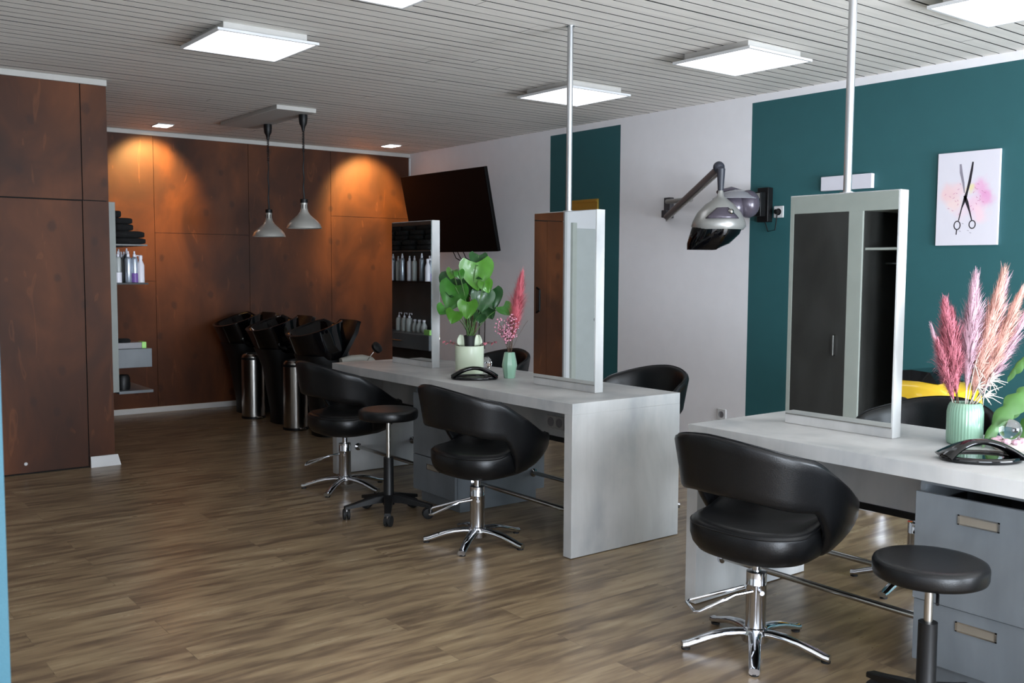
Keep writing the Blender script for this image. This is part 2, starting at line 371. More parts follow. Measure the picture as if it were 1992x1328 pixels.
# ------------------------------------------------------------------ pendants on their ceiling board
tag(bx((3.37, 7.5, ZC - .036), (3.72, 8.72, ZC - .001)).build('ceiling_board', M['trimc'], bevel=.003), 'long white board fixed to the ceiling carrying two pendant lamps', 'board')
def pendant(x, y, zr, label):
    t = thing('pendant_lamp', label, 'pendant lamp', (x, y, ZC - .036), 0, 'heat-lamp style pendants over the wash area')
    z0 = ZC - .036
    MB().lathe([(.036, 0), (.037, -.03), (.032, -.075), (.018, -.1), (.011, -.135)], 24).build('canopy', M['blackpl'], t)
    top = zr + .235
    pts = []; N = 220; zc0 = -.135; zc1 = -.135 - (z0 - .135 - top) * .3
    for i in range(N + 1):
        u = i / N; a = u * 2 * PI * 13; pts.append((.008 * math.cos(a), .008 * math.sin(a), zc0 + (zc1 - zc0) * u))
    m = MB(); m.tube(pts, .0035, 6); n = 14
    m.tube([(.004 * math.sin(i * 1.1), .003 * math.cos(i), zc1 + (top - z0 - zc1) * i / n) for i in range(n + 1)], [.0055 + .003 * i / n for i in range(n + 1)], 8)
    m.build('cord', M['blackpl'], t)
    b = zr - z0
    MB().lathe([(.011, b + .25), (.032, b + .245), (.033, b + .215), (.0, b + .215)], 24).build('cap', M['blackpl'], t)
    sh = MB().lathe([(.028, b + .215), (.03, b + .165), (.036, b + .14), (.052, b + .115), (.082, b + .088), (.113, b + .062), (.135, b + .036), (.145, b + .012), (.147, b), (.142, b + .002), (.130, b + .03), (.10, b + .056), (.06, b + .09), (.0, b + .12)], 40).build('lamp_shade', mat('silver_lacquer', (184, 182, 176), .28, .55), t)
    sl = MB()
    for k in range(8):
        a = k * PI / 4; sl.box((.0285, -.0028, b + .165), (.0305, .0028, b + .2), R=Rz(a))
    sl.build('vent_slot', M['void'], sh)
pendant(3.672, 8.37, 1.718, 'farther aluminium pendant lamp, hanging lower, on the left')
pendant(3.672, 7.65, 1.772, 'nearer aluminium pendant lamp, hanging higher, on the right')

# ------------------------------------------------------------------ wall shelf unit beside the block
SX = XL + .045
t = thing('wall_shelf', 'grey backing board with shelves and a drawer box on the side of the wooden block', 'shelf', (XL, 7.34, 0))
m = MB(); m.box((.001, 0, .527), (.045, 1.1, 1.903)); m.build('back_panel', M['lamblack'], t, bevel=.002)
m = MB(); m.box((.001, -.004, .527), (.045, -.0005, 1.903)); m.build('edge_strip', mat('grey_edge_band', (122, 126, 122), .5), t)
bx((.045, .0, 1.593), (.27, 1.08, 1.605)).build('shelf', M['lamblack'], t); bx((.045, .0, 1.311), (.27, 1.08, 1.323)).build('shelf', M['blackpl'], t)
bx((.045, .0, .51), (.29, 1.08, .53)).build('shelf', M['lamdark'], t)
dd = bx((.045, .0, .70), (.285, 1.08, .838)).build('drawer_box', M['lamdark'], t, bevel=.002)
m = MB(); m.tube([(.286, .45, .77), (.3, .45, .77), (.3, .62, .77), (.286, .62, .77)], .004, 6); m.build('handle', M['brushed'], dd)
def bottle(x, y, z, prof, mt, name, label, cat, capm=None, capprof=None, spout=None, band=None, group=None):
    t = thing(name, label, cat, (x, y, z), 0, group)
    MB().lathe(prof, 20).build('body', mt, t)
    if band: MB().lathe([(band[0] + .0004, band[1]), (band[0] + .0004, band[2])], 20).build('label_band', band[3], t)
    if capprof: MB().lathe(capprof, 16).build('cap', capm, t)
    if spout: m = MB(); m.tube(spout, .0045, 8); m.build('pump', capm, t)
    return t
CAN = [(.0, 0), (.022, 0), (.024, .004), (.024, .17), (.02, .182), (.012, .19), (.0, .19)]
CANC = [(.011, .19), (.011, .21), (.007, .214), (.006, .232), (.0, .232)]
G1 = 'hair products on the second shelf'
bottle(SX + .035, 7.43, 1.323, [(0, 0), (.028, 0), (.028, .062), (0, .062)], M['bot_white'], 'cosmetic_jar', 'short white tub at the wall end of the second shelf', 'jar', M['bot_white'], [(.029, .062), (.029, .075), (0, .075)], group=G1)
k = 0
spec = [('grey spray can behind the white tub', .06, .125, 'bot_clear'), ('silver spray can with white tip, second shelf, middle', .11, .05, 'bot_silver'), ('teal spray can tucked behind the silver one', .13, .12, 'bot_teal'), ('silver can with purple lower band', .155, .05, 'bot_silver')]
for lb, dx, dy, mk in spec:
    bottle(SX + dx, 7.38 + dy, 1.323, CAN, M[mk], 'spray_can', lb + ' on the wall shelf', 'spray can', M['bot_white'], CANC, band=(.024, .002, .07, M['bot_purple']) if 'purple' in lb else None, group=G1)
bottle(SX + .198, 7.425, 1.323, [(0, 0), (.026, 0), (.026, .13), (.012, .165), (.012, .18), (0, .18)], M['bot_white'], 'spray_bottle', 'white trigger spray bottle at the outer end of the second shelf', 'spray bottle', M['bot_white'], [(.014, .175), (.014, .20), (.006, .205), (0, .205)], [(.0, 0, .198), (-.028, 0, .2), (-.036, 0, .178)], group=G1)
rr = random.Random(5)
for i, yy in enumerate((7.60, 7.71, 7.79, 7.90, 8.0, 8.10, 8.19, 8.3)):
    lb = 'tall silver spray can seen in the far mirror, %s along the shelf' % ('first', 'second', 'third', 'fourth', 'fifth', 'sixth', 'seventh', 'last')[i]
    s = 1 if i % 3 else 1.12
    bottle(SX + rr.uniform(.1, .18), yy, 1.323, [(r, z * s) for r, z in CAN], M[('bot_silver', 'bot_clear', 'bot_white')[i % 3]], 'spray_can', lb, 'spray can', M['bot_white'], [(r, z + .19 * (s - 1)) for r, z in CANC], group=G1)
PUMP = [(0, 0), (.03, 0), (.032, .01), (.032, .10), (.024, .125), (.013, .13), (0, .13)]
G2 = 'pump bottles on the drawer box'
for i, yy in enumerate((8.17, 8.07, 7.98)):
    bottle(SX + .05, yy, .838, PUMP, M['bot_clear'], 'pump_bottle', 'frosted pump bottle on the drawer box, %s of three in the mirror' % ('leftmost', 'middle', 'rightmost')[i], 'pump bottle', M['bot_white'], [(.012, .13), (.012, .145), (.004, .148), (.004, .17), (0, .17)], [(0, 0, .172), (.0, -.045, .172), (0, -.047, .16)], group=G2)
for i, (yy, s) in enumerate(((7.88, .9), (7.80, 1.05), (7.72, .95))):
    bottle(SX + .05, yy, .838, [(0, 0), (.025 * s, 0), (.032 * s, .02), (.032 * s, .06), (.014, .09), (.012, .1), (0, .1)], M['bot_clear'], 'round_bottle', 'small round bottle on the drawer box, %s' % ('beside the pump bottles', 'the middle one', 'nearest the room')[i], 'bottle', M['bot_white'], [(.015, .1), (.017, .118), (.0, .122)], group=G2)
# box on the drawer unit
t = thing('tool_box', 'flat grey box with a lime green end on the drawer box', 'box', (SX + .1, 7.42, .838))
bx((-.095, -.045, 0), (.08, .05, .045)).build('body', M['grey'], t, bevel=.003); bx((.0801, -.045, 0), (.112, .05, .047)).build('lid', M['green'], t, bevel=.003)
tag(MB().lathe([(.0, 0), (.05, 0), (.055, .015), (.04, .028), (0, .03)], 20).build('hair_clipper_pouch', M['towel'], loc=(SX + .06, 7.43, .883)), 'small black pouch lying on top of the grey box', 'pouch')
tag(MB().lathe([(.0, 0), (.048, 0), (.052, .03), (.05, .09), (.04, .11), (0, .115)], 24).build('storage_jar', M['blackpl'], loc=(SX + .058, 7.45, .53)), 'black jar standing on the lowest shelf', 'jar')
# towels
def towel(x0, x1, y, z, h, label, rz=0):
    m = MB(); n = 8; rs = []
    w = .12
    for i in range(13):
        u = i / 12; xx = x0 + (x1 - x0) * u; k = 1 - .25 * (abs(u - .5) * 2) ** 6; ring = []
        for j in range(16):
            a = 2 * PI * j / 16; c, s_ = math.cos(a), math.sin(a)
            q = .35
            ring.append((xx - x0 + .004 * noise.noise(Vector((u * 5, j, y * 9))), math.copysign(abs(c) ** q, c) * w * k * (1 + .04 * noise.noise(Vector((u * 9, a, z * 7)))), h / 2 + math.copysign(abs(s_) ** q, s_) * h / 2 * k))
        rs.append(ring)
    m.rings(rs)
    tag(m.build('folded_towel', M['towel'], loc=(x0, y, z), angle=60), label, 'towel', 'folded black towels on the top shelf')
for j, yy in enumerate((7.475, 7.74, 8.0, 8.26)):
    where = ('nearest pile', 'second pile', 'third pile', 'farthest pile')[j]
    z = 1.606
    for k, (xl, hh) in enumerate(((.222, .045), (.215, .05), (.135, .05), (.13, .045), (.05, .05))):
        towel(SX + .004, SX + .004 + xl, yy, z, hh, 'folded black towel, %s layer of the %s' % (('lowest', 'second', 'third', 'fourth', 'topmost')[k], where)); z += hh

# ------------------------------------------------------------------ desks
def rod_bracket(m, p, r=.026):
    m.lathe([(.0001, 0), (r, 0), (r, .012), (.012, .02), (.012, .035)], 18, p[0], R=p[1])
def desk(y0, y1, label, cab, dc):
    t = thing('styling_desk', label, 'desk', (XD, y0, 0)); D = XE - XD; L = y1 - y0
    bx((0, 0, ZD - TT), (D, L, ZD)).build('tabletop', M['lam'], t, bevel=.0012)
    for a in (0, L - .059): bx((0, a, 0.004), (D, a + .059, ZD - TT)).build('end_panel', M['lam'], t, bevel=.0012)
    c0, c1 = cab[0] - y0, cab[1] - y0
    for a, b in ((.059, c0), (c1, L - .059)):
        ap = bx((.37, a + .001, .505), (.415, b - .001, ZD - TT - .001)).build('apron', M['lam'], t)
        bx((.362, a + .002, .478), (.43, b - .002, .504)).build('cable_tray', M['blackpl'], t)
        for xx in (.163, .613):
            m = MB(); m.tube([(xx, a, .182), (xx, b, .182)], .0125, 14); rod = m.build('foot_rail', M['brushed'], t)
            m = MB()
            for yy, ang in ((a, -PI / 2), (b, PI / 2)): rod_bracket(m, ((xx, yy, .182), Rx(ang)))
            m.build('rail_bracket', M['chrome'], rod)
    return t
DK1 = desk(3.575, 6.117, 'pale concrete-look double styling desk in the middle of the room', (4.641, 5.1), 0)
DK2 = desk(.285, 2.82, 'pale concrete-look double styling desk at the right edge', (1.335, 1.783), 0)
def socket(t, y, x=.37, z=.62):
    s = bx((x - .008, y - .036, z - .036), (x, y + .036, z + .036)).build('socket', M['silver'], t, bevel=.002)
    m = MB(); m.lathe([(.026, 0), (.026, .002), (.019, .002), (.018, .0005), (0, .0005)], 24, (x - .008, y, z), R=Ry(-PI / 2))
    for dy in (-.009, .009): m.box((x - .0095, y + dy - .002, z - .002), (x - .0085, y + dy + .002, z + .002))
    m.build('socket_well', M['grey'], s)
socket(DK1, .596, z=.583); socket(DK1, .523, z=.583)
m = MB(); m.box((.36, 2.90, .615), (.369, 3.0, .655)); m.box((.358, 2.93, .625), (.36, 2.945, .645)); m.build('switch', M['silver'], DK1)
def cabinet(y0, y1, label, open_=0):
    X0 = XD + .03; t = thing('drawer_cabinet', label, 'drawer cabinet', (X0, y0, 0)); L = y1 - y0; D = .675
    m = MB()
    m.box((.02, 0, .075), (D, .018, .722)); m.box((.02, L - .018, .075), (D, L, .722)); m.box((.02, .018, .075), (D, L - .018, .093)); m.box((.02, .018, .704), (D, L - .018, .722)); m.box((D - .02, .018, .093), (D, L - .018, .704)); m.box((.05, .02, .002), (D - .05, L - .02, .0745))
    m.build('body', M['lamdark'], t)
    for z0, z1, hz in ((.302, .680, .61), (.08, .297, .24)):
        xo = -open_ if z0 > .2 else 0
        dr = bx((xo, .001, z0), (xo + .018, L - .001, z1)).build('drawer', M['lamdark'], t, bevel=.0012)
        if xo: 
            m = MB(); m.box((xo + .018, .02, z0 + .03), (xo + .3, .03, z1 - .04)); m.box((xo + .018, L - .03, z0 + .03), (xo + .3, L - .02, z1 - .04)); m.box((xo + .018, .03, z0 + .03), (xo + .3, L - .03, z0 + .04)); m.build('tray', M['blackpl'], dr)
        hb = MB(); yc = L / 2; w = .07; hh = .017
        hb.box((xo - .0035, yc - w, hz - hh), (xo - .0002, yc - w + .006, hz + hh)); hb.box((xo - .0035, yc + w - .006, hz - hh), (xo - .0002, yc + w, hz + hh)); hb.box((xo - .0035, yc - w, hz - hh), (xo - .0002, yc + w, hz - hh + .004)); hb.box((xo - .0035, yc - w, hz + hh - .004), (xo - .0002, yc + w, hz + hh))
        hb.box((xo - .001, yc - w, hz - hh), (xo - .0002, yc + w, hz + hh), 1)
        hb.build('handle', [M['brushed'], M['handle']], dr)
    return t
cabinet(4.641, 5.1, 'grey two-drawer cabinet built under the middle desk, behind the chairs')
cabinet(1.335, 1.783, 'grey two-drawer cabinet with the top drawer slightly open, behind the near stool', .012)

# ------------------------------------------------------------------ mirrors and poles
def mirror(y0, y1, label, pole):
    t = thing('standing_mirror', label, 'mirror', (XM, y0, ZD)); w = y1 - y0; H = ZM - ZD
    bx((0, 0, 0.001), (MT, w, H)).build('frame', M['lam'], t, bevel=.001)
    for x0, x1 in ((-.004, -.0003), (MT + .0003, MT + .004)):
        bx((x0, .005, .045), (x1, w - .004, H - .004)).build('mirror_glass', M['mirror'], t)
        bx((x0 * 1.0, .004, .040), (x1, w - .004, .0445)).build('glass_rail', M['brushed'], t)
    if pole:
        m = MB(); m.tube([(MT / 2, w / 2, H), (MT / 2, w / 2, ZC - ZD - .001)], .0165, 20); m.lathe([(.03, H), (.03, H + .004)], 24, (MT / 2, w / 2, 0)); m.lathe([(.024, ZC - ZD - .006), (.024, ZC - ZD - .001)], 24, (MT / 2, w / 2, 0)); m.build('ceiling_pole', M['alu'], t)
mirror(5.410, 5.923, 'grey-framed mirror at the far end of the middle desk reflecting bottles', 0)
mirror(3.819, 4.341, 'grey-framed mirror with ceiling pole on the middle desk reflecting a brown door', 1)
mirror(2.090, 2.598, 'grey-framed mirror with ceiling pole on the near desk reflecting a wardrobe', 1)

# ------------------------------------------------------------------ styling chairs
def smooth(a, b, x): u = max(0, min(1, (x - a) / (b - a))); return u * u * (3 - 2 * u)
def chair(label, loc, rz):
    t = thing('styling_chair', label, 'salon chair', loc, rz, 'black tub styling chairs at the desks')
    # backrest shell: horseshoe band, high at the back, dipping under the arms at the front
    rs = []; N = 64; pm = math.radians(146)
    for i in range(N + 1):
        ph = -pm + 2 * pm * i / N; a = abs(math.degrees(ph))
        ht = .852 - .07 * smooth(0, 100, a) - .02 * (a / 95 if a < 95 else 1) - .17 * smooth(70, 142, a)
        hb = .628 - .045 * smooth(10, 80, a) - .195 * smooth(80, 112, a) + .02 * smooth(122, 146, a)
        th = .036 + .012 * smooth(110, 146, a)
        ring = []
        n = 20
        def pt(o, z):
            f = min(1.04, max(0, (z - .35) / .5)); fr = smooth(70, 112, a)
            sc = (1 - fr) * (.78 + .22 * f ** 1.3) + fr * (.90 + .10 * f)
            if z < .53: sc -= fr * .46 * ((.53 - z) / .16) ** 1.6 * .6
            rx = (.305 if a < 90 else .375) * sc - o; ry = .338 * sc - o
            return Vector((-rx * math.cos(ph), math.copysign(abs(math.sin(ph)) ** (.9 if a < 90 else .5), ph) * ry, z))
        zz = []
        R_ = min(th / 2, .02)
        for k in range(7): zz.append((0 if 0 < k < 6 else 0, hb + R_ + (ht - hb - 2 * R_) * k / 6))
        for k in range(1, 4): an = PI * k / 4; zz.append((th / 2 - th / 2 * math.cos(an), ht - R_ + R_ * math.sin(an)))
        for k in range(7): zz.append((th, ht - R_ - (ht - hb - 2 * R_) * k / 6))
        for k in range(1, 4): an = PI * k / 4; zz.append((th / 2 + th / 2 * math.cos(an), hb + R_ - R_ * math.sin(an)))
        rs.append([pt(o, z) for o, z in zz])
    m = MB(); m.rings(rs); sh = m.build('backrest', M['leather'], t, angle=70)
    sm = MB(); sm.tube([rs[i][8] + Vector((0, 0, .0005)) for i in range(N + 1)], .0025, 6); sm.build('piping', M['leather'], sh)
    bt = MB(); bt.box((-.262, -.155, .655), (-.258, -.10, .668)); 
    # seat
    def seat_ring(s, z, k=0):
        out = []
        for j in range(48):
            a = 2 * PI * j / 48; c, q = math.cos(a), math.sin(a); e = .78
            x = math.copysign(abs(c) ** e, c) * (.275 if c > 0 else .235) * s + .015; yv = math.copysign(abs(q) ** e, q) * .252 * s
            out.append((x, yv, z + smooth(-.06, .2, x) * smooth(.12, .26, abs(yv)) * (.085 * s if z > .46 else (.05 if z > .42 else .035 * s))))
        return out
    m = MB(); m.rings([seat_ring(.45, .362), seat_ring(.72, .366), seat_ring(.88, .38), seat_ring(.96, .405), seat_ring(1, .44), seat_ring(1, .475), seat_ring(.975, .492), seat_ring(.93, .502), seat_ring(.85, .504), seat_ring(.6, .5), seat_ring(.3, .496), seat_ring(.02, .494)])
    se = m.build('seat', M['leather'], t, angle=80)
    m = MB(); r = [Vector(p) for p in seat_ring(.992, .4845)]; r.append(r[0]); m.tube(r, .003, 6); m.build('piping', M['leather'], se)
    m = MB(); m.lathe([(.07, .364), (.07, .352), (.04, .345), (.017, .34), (.017, .29), (.0, .29)], 24); m.build('seat_mount', M['blackpl'], t)
    m = MB(); m.lathe([(0, .335), (.017, .335), (.017, .30), (.0385, .298), (.0385, .255), (.0395, .253), (.0395, .248), (.0385, .246), (.0385, .085), (.045, .082), (.045, .06), (.0, .06)], 32); m.build('column', M['chrome'], t)
    bs = MB(); bs.lathe([(0, .086), (.04, .084), (.055, .06), (.05, .03), (.0, .028)], 32)
    base = bs.build('base_hub', M['chrome'], t)
    for k in range(5):
        a = math.radians(-70 + 72 * k) - rz; d = Vector((math.cos(a), math.sin(a), 0)); pts = []; rad = []
        prof = [(.02, .062), (.07, .064), (.12, .06), (.17, .05), (.22, .034), (.262, .02), (.283, .017)]
        l = MB(); rs2 = []; sd = Vector((-d.y, d.x, 0))
        for q, (r_, z_) in enumerate(prof):
            w = .026 - .006 * q / 6; hh = .014 if q < 5 else .013
            ring = []
            for j in range(12):
                b = 2 * PI * j / 12; ring.append(d * r_ + sd * (math.copysign(abs(math.cos(b)) ** .6, math.cos(b)) * w) + Vector((0, 0, z_ + math.sin(b) * hh)))
            rs2.append(ring)
        l.rings(rs2); lg = l.build('leg', M['chrome'], t, angle=50)
        MB().lathe([(.017, .0), (.017, .008), (.0, .008)], 14, d * .268).build('foot', M['rubber'], lg)
    # pump lever, a bent loop
    m = MB(); a = math.radians(148) - rz; d = Vector((math.cos(a), math.sin(a), 0)); sd = Vector((-d.y, d.x, 0))
    m.tube([d * .03 + sd * .045 + Vector((0, 0, .235)), d * .10 + sd * .05 + Vector((0, 0, .225)), d * .235 + sd * .05 + Vector((0, 0, .165)), d * .25 + sd * .04 + Vector((0, 0, .16)), d * .25 - sd * .07 + Vector((0, 0, .16)), d * .235 - sd * .08 + Vector((0, 0, .165)), d * .03 - sd * .045 + Vector((0, 0, .225))], .0065, 10)
    m.tube([sd * -.065 + Vector((0, 0, .232)), sd * .065 + Vector((0, 0, .232))], .009, 10)
    m.build('pump_lever', M['chrome'], t)
    return t
CH = chair('black tub chair nearest the camera, in front of the near desk', (2.962, 2.304, 0), 0)
def chairc(loc, rz, label):
    return dup(CH, loc, rz, label)
C2 = chairc((2.951, 4.115, 0), 0, 'black tub chair in front of the middle desk, right of the small stool')
bx((-.02, -.2785, .592), (.03, -.2765, .602)).build('woven_tag', M['bot_white'], C2)
C1 = chairc((2.988, 5.656, 0), 0, 'black tub chair at the far left corner of the middle desk')
chairc((4.14, 4.15, 0), PI, 'black tub chair behind the middle desk, its back showing right of the pole mirror')
chairc((4.14, 5.66, 0), PI, 'black tub chair behind the middle desk, just visible behind the small green vase')
chairc((4.14, 2.33, 0), PI, 'black tub chair behind the near desk, in front of the yellow toy car')

# ------------------------------------------------------------------ stools
def stool(label, loc, rz, zt, first=None):
    t = thing('rolling_stool', label, 'stool', loc, rz, 'black rolling stools')
    MB().lathe([(0, zt - .06), (.158, zt - .06), (.167, zt - .055), (.171, zt - .045), (.172, zt - .016), (.168, zt - .006), (.158, zt - .001), (.14, zt), (.1, zt - .003), (.0, zt - .003)], 48).build('seat', M['leather'], t, angle=70)
    m = MB(); m.box((-.07, -.07, zt - .07), (.07, .07, zt - .0585)); m.tube([(.0, .03, zt - .066), (.03, .13, zt - .072), (.05, .175, zt - .085)], .005, 8); m.build('seat_plate', M['blackpl'], t)
    MB().lathe([(0, zt - .07), (.0135, zt - .07), (.0135, .32), (0, .32)], 20).build('piston', M['brushed'], t)
    MB().lathe([(0, .345), (.029, .345), (.030, .13), (.034, .12), (.034, .07), (0, .07)], 24).build('column', M['blackpl'], t)
    for k in range(5):
        a = 2 * PI * k / 5; d = Vector((math.cos(a), math.sin(a), 0)); sd = Vector((-d.y, d.x, 0)); rs = []
        for r_, z0, z1, w in ((.015, .085, .13, .026), (.08, .085, .125, .025), (.2, .07, .094, .02), (.262, .062, .08, .018)):
            rs.append([d * r_ + sd * w + Vector((0, 0, z0)), d * r_ + sd * w + Vector((0, 0, z1 - .004)), d * r_ + sd * w * .8 + Vector((0, 0, z1)), d * r_ - sd * w * .8 + Vector((0, 0, z1)), d * r_ - sd * w + Vector((0, 0, z1 - .004)), d * r_ - sd * w + Vector((0, 0, z0))])
        l = MB(); l.rings(rs); lg = l.build('leg', M['blackpl'], t)
        c = d * .25; m = MB(); m.lathe([(.007, .066), (.007, .04), (0, .04)], 10, c, mi=1)
        b = a + .9 * ((k % 3) - 1) + .5; wd = Vector((math.cos(b), math.sin(b), 0)); ax = Vector((-wd.y, wd.x, 0)); R = Matrix((wd, Vector((0, 0, 1)).cross(wd) * 1, Vector((0, 0, 1)))).transposed()
        for s_ in (-1, 1):
            p = c - wd * .012 + ax * .012 * s_ + Vector((0, 0, .031))
            R2 = Matrix((wd, Vector((0, 0, 1)), ax * -1)).transposed()
            m.lathe([(.0, -.009), (.024, -.009), (.031, -.006), (.031, .006), (.024, .009), (0, .009)], 20, p, R=R2)
        m.ball(c - wd * .006 + Vector((0, 0, .036)), .021, 12, 0, (1, 1, .8))
        m.build('castor', [M['rubber'], M['chrome']], lg)
    return t
stool('small black rolling stool between the two chairs at the middle desk', (2.85, 4.86, 0), math.radians(22), .63)
stool('large black rolling stool in the right foreground before the drawers', (2.857, 1.558, 0), math.radians(142), .546)

# ------------------------------------------------------------------ wash units and bins
def wash(y, label):
    t = thing('backwash_unit', label, 'hair wash unit', (3.72, y, 0), 0, 'row of black backwash units')
    rs = []
    for z, x0, x1, hw in ((0, .0, .36, .15), (.1, .0, .37, .15), (.35, -.04, .36, .16), (.525, -.065, .33, .19), (.62, -.10, .30, .21), (.70, -.14, .22, .21)):
        ring = []
        for j in range(28):
            a = 2 * PI * j / 28; c, s_ = math.cos(a), math.sin(a); e = .6
            ring.append(((x0 + x1) / 2 + math.copysign(abs(c) ** e, c) * (x1 - x0) / 2, math.copysign(abs(s_) ** e, s_) * hw, z))
        rs.append(ring)
    MB().rings(rs).build('pedestal', M['blackpl'], t, angle=60)
    # tilted bowl: outer shell, rim and inside
    tilt = math.atan2(.15, .42)
    def ring(sx, sy, dz, dx=0, notch=0):
        out = []
        for j in range(40):
            a = 2 * PI * j / 40; c, s_ = math.cos(a), math.sin(a); e = .8
            x = math.copysign(abs(c) ** e, c) * sx; yy = math.copysign(abs(s_) ** e, s_) * sy; z = dz
            if notch and c > .8: z -= notch * smooth(.8, 1, c)
            z += .03 * (1 - c) * .2
            p = Vector((x * math.cos(tilt) - z * math.sin(tilt), yy, x * math.sin(tilt) + z * math.cos(tilt)))
            out.append(p + Vector((.0 + dx, 0, .925)))
        return out
    m = MB(); m.rings([ring(.17, .19, -.34, .03), ring(.195, .215, -.26, .01), ring(.212, .232, -.15), ring(.222, .238, -.05), ring(.232, .246, -.004, 0, .05), ring(.232, .246, .008, 0, .05), ring(.215, .228, .010, 0, .05), ring(.2, .212, -.01, 0, .03), ring(.165, .175, -.09), ring(.10, .11, -.13), ring(.02, .02, -.135)])
    m.build('basin', M['gloss'], t, angle=60)
    # shoulder rest / chair back
    m = MB(); rs = []
    for i in range(9):
        u = i / 8; z = .62 + .37 * u; x = .16 + .02 * u + .19 * u ** 1.3; hw = .21 + .02 * math.sin(u * PI) - .05 * smooth(.75, 1, u)
        ring2 = []
        for j in range(13):
            v = -1 + 2 * j / 12; ring2.append((x - .04 * v * v + .0, v * hw, z + .02 * v * v * 0))
        for j in range(12, -1, -1):
            v = -1 + 2 * j / 12; ring2.append((x - .04 * v * v + .035, v * hw, z - .01))
        rs.append(ring2)
    m.rings(rs); m.build('backrest', M['leather'], t, angle=60)
    rs = []
    for i, (x, z, hh) in enumerate(((.22, .44, .03), (.25, .46, .06), (.5, .46, .07), (.75, .455, .07), (.82, .44, .05), (.84, .43, .02))):
        rs.append([(x, math.copysign(abs(math.cos(b)) ** .5, math.cos(b)) * .25, z + math.copysign(abs(math.sin(b)) ** .5, math.sin(b)) * hh) for b in [2 * PI * j / 20 for j in range(20)]])
    MB().rings(rs).build('seat', M['leather'], t, angle=60)
    for s_ in (-1, 1):
        m = MB(); pts = [(.1, s_ * .29, .66), (.2, s_ * .29, .675), (.3, s_ * .29, .675), (.38, s_ * .29, .655), (.44, s_ * .29, .6), (.47, s_ * .29, .5)]
        m.tube(pts, [.03, .034, .034, .034, .033, .03], 12, sq=1.0); m.box((.1, s_ * .29 - .02, .2), (.45, s_ * .29 + .02, .63), 1); m.build('armrest', [M['paleup'], M['blackpl']], t)
    MB().box((.3, -.2, .05), (.7, .2, .39)).build('seat_base', M['blackpl'], t, bevel=.01)
wash(9.26, 'black wash unit farthest back, against the corner of the wooden wall'); wash(8.44, 'black wash unit in the middle of the row, between the two steel bins'); wash(7.58, 'black wash unit nearest, with pale armrest showing above the desk')
def bin_(x, y, label):
    t = thing('pedal_bin', label, 'bin', (x, y, 0), 0, 'steel pedal bins between the wash units')
    MB().lathe([(0, 0), (.113, 0), (.113, .022), (0, .022)], 32).build('base_ring', M['blackpl'], t)
    MB().lathe([(0, .0225), (.108, .0225), (.108, .565), (0, .565)], 48).build('body', M['brushed'], t)
    MB().lathe([(.1105, .5655), (.1105, .585), (0, .585)], 40).build('rim', M['blackpl'], t)
    MB().lathe([(.106, .5855), (.104, .6), (.09, .618), (.05, .63), (0, .633)], 40).build('lid', M['brushed'], t)
    m = MB(); m.box((-.03, -.15, .012), (.03, -.112, .02)); m.ball((0, -.14, .022), .02, 12, 0, (1.4, 1, .4)); m.build('pedal', M['chrome'], t)
bin_(3.71, 8.87, 'steel pedal bin between the two farther wash units'); bin_(3.75, 8.02, 'steel pedal bin partly hidden by the far chair')
t = thing('pad_stand', 'small round black pad on a thin metal stem beyond the middle desk', 'stand', (3.78, 6.9, 0))
m = MB(); m.tube([(0, 0, .0), (.0, 0, .4), (.03, 0, .6), (.075, 0, .70), (.15, 0, .785)], .004, 8); m.lathe([(0, 0), (.09, 0), (.09, .01), (0, .012)], 24); m.build('stem', M['chrome'], t)
MB().lathe([(0, -.02), (.035, -.02), (.047, -.01), (.048, .012), (.03, .02), (0, .02)], 28, (.16, .0, .797), R=Ry(.5) @ Rx(.9)).build('pad', M['leather'], t)

# ------------------------------------------------------------------ television
TV = thing('television', 'large black flat television tilted down on the white wall in the back corner', 'television', (5.60, 8.36, 2.012), 0)
TV.rotation_euler = (0, 0, 0)
TW, TH = 1.50, .825; ta = math.radians(12)
R = Ry(ta)
R = Matrix.Rotation(math.radians(1.0), 3, 'Z') @ Matrix.Rotation(-ta, 3, 'Y')
m = MB(); m.box((0, -TW / 2, -TH / 2), (.035, TW / 2, TH / 2), 0, R); m.build('casing', M['screen'], TV, bevel=.003)
m = MB(); m.box((-.003, -TW / 2 + .008, -TH / 2 + .016), (-.0003, TW / 2 - .008, TH / 2 - .008), 0, R); m.build('screen', M['screen'], TV)
m = MB(); m.box((.035, -.2, -.15), (.07, .2, .15), 0, R); m.box((.06, -.06, -.06), (.405, .06, .06)); m.box((.395, -.15, -.18), (.411, .15, .18)); m.build('wall_bracket', M['blackpl'], TV)
m = MB()
for dy, l_ in ((-.12, .5), (-.02, .46), (.06, .55)):
    m.tube([(.1, dy, -TH / 2 + .05), (.17, dy + .02, -TH / 2 - .05), (.25, dy - .06, -TH / 2 - .12), (.36, dy + .03, -TH / 2 - .2), (.39, dy - .02, -TH / 2 - l_), (.395, dy, -TH / 2 - 1.0)], .005, 8)
m.build('cable', M['blackpl'], TV)

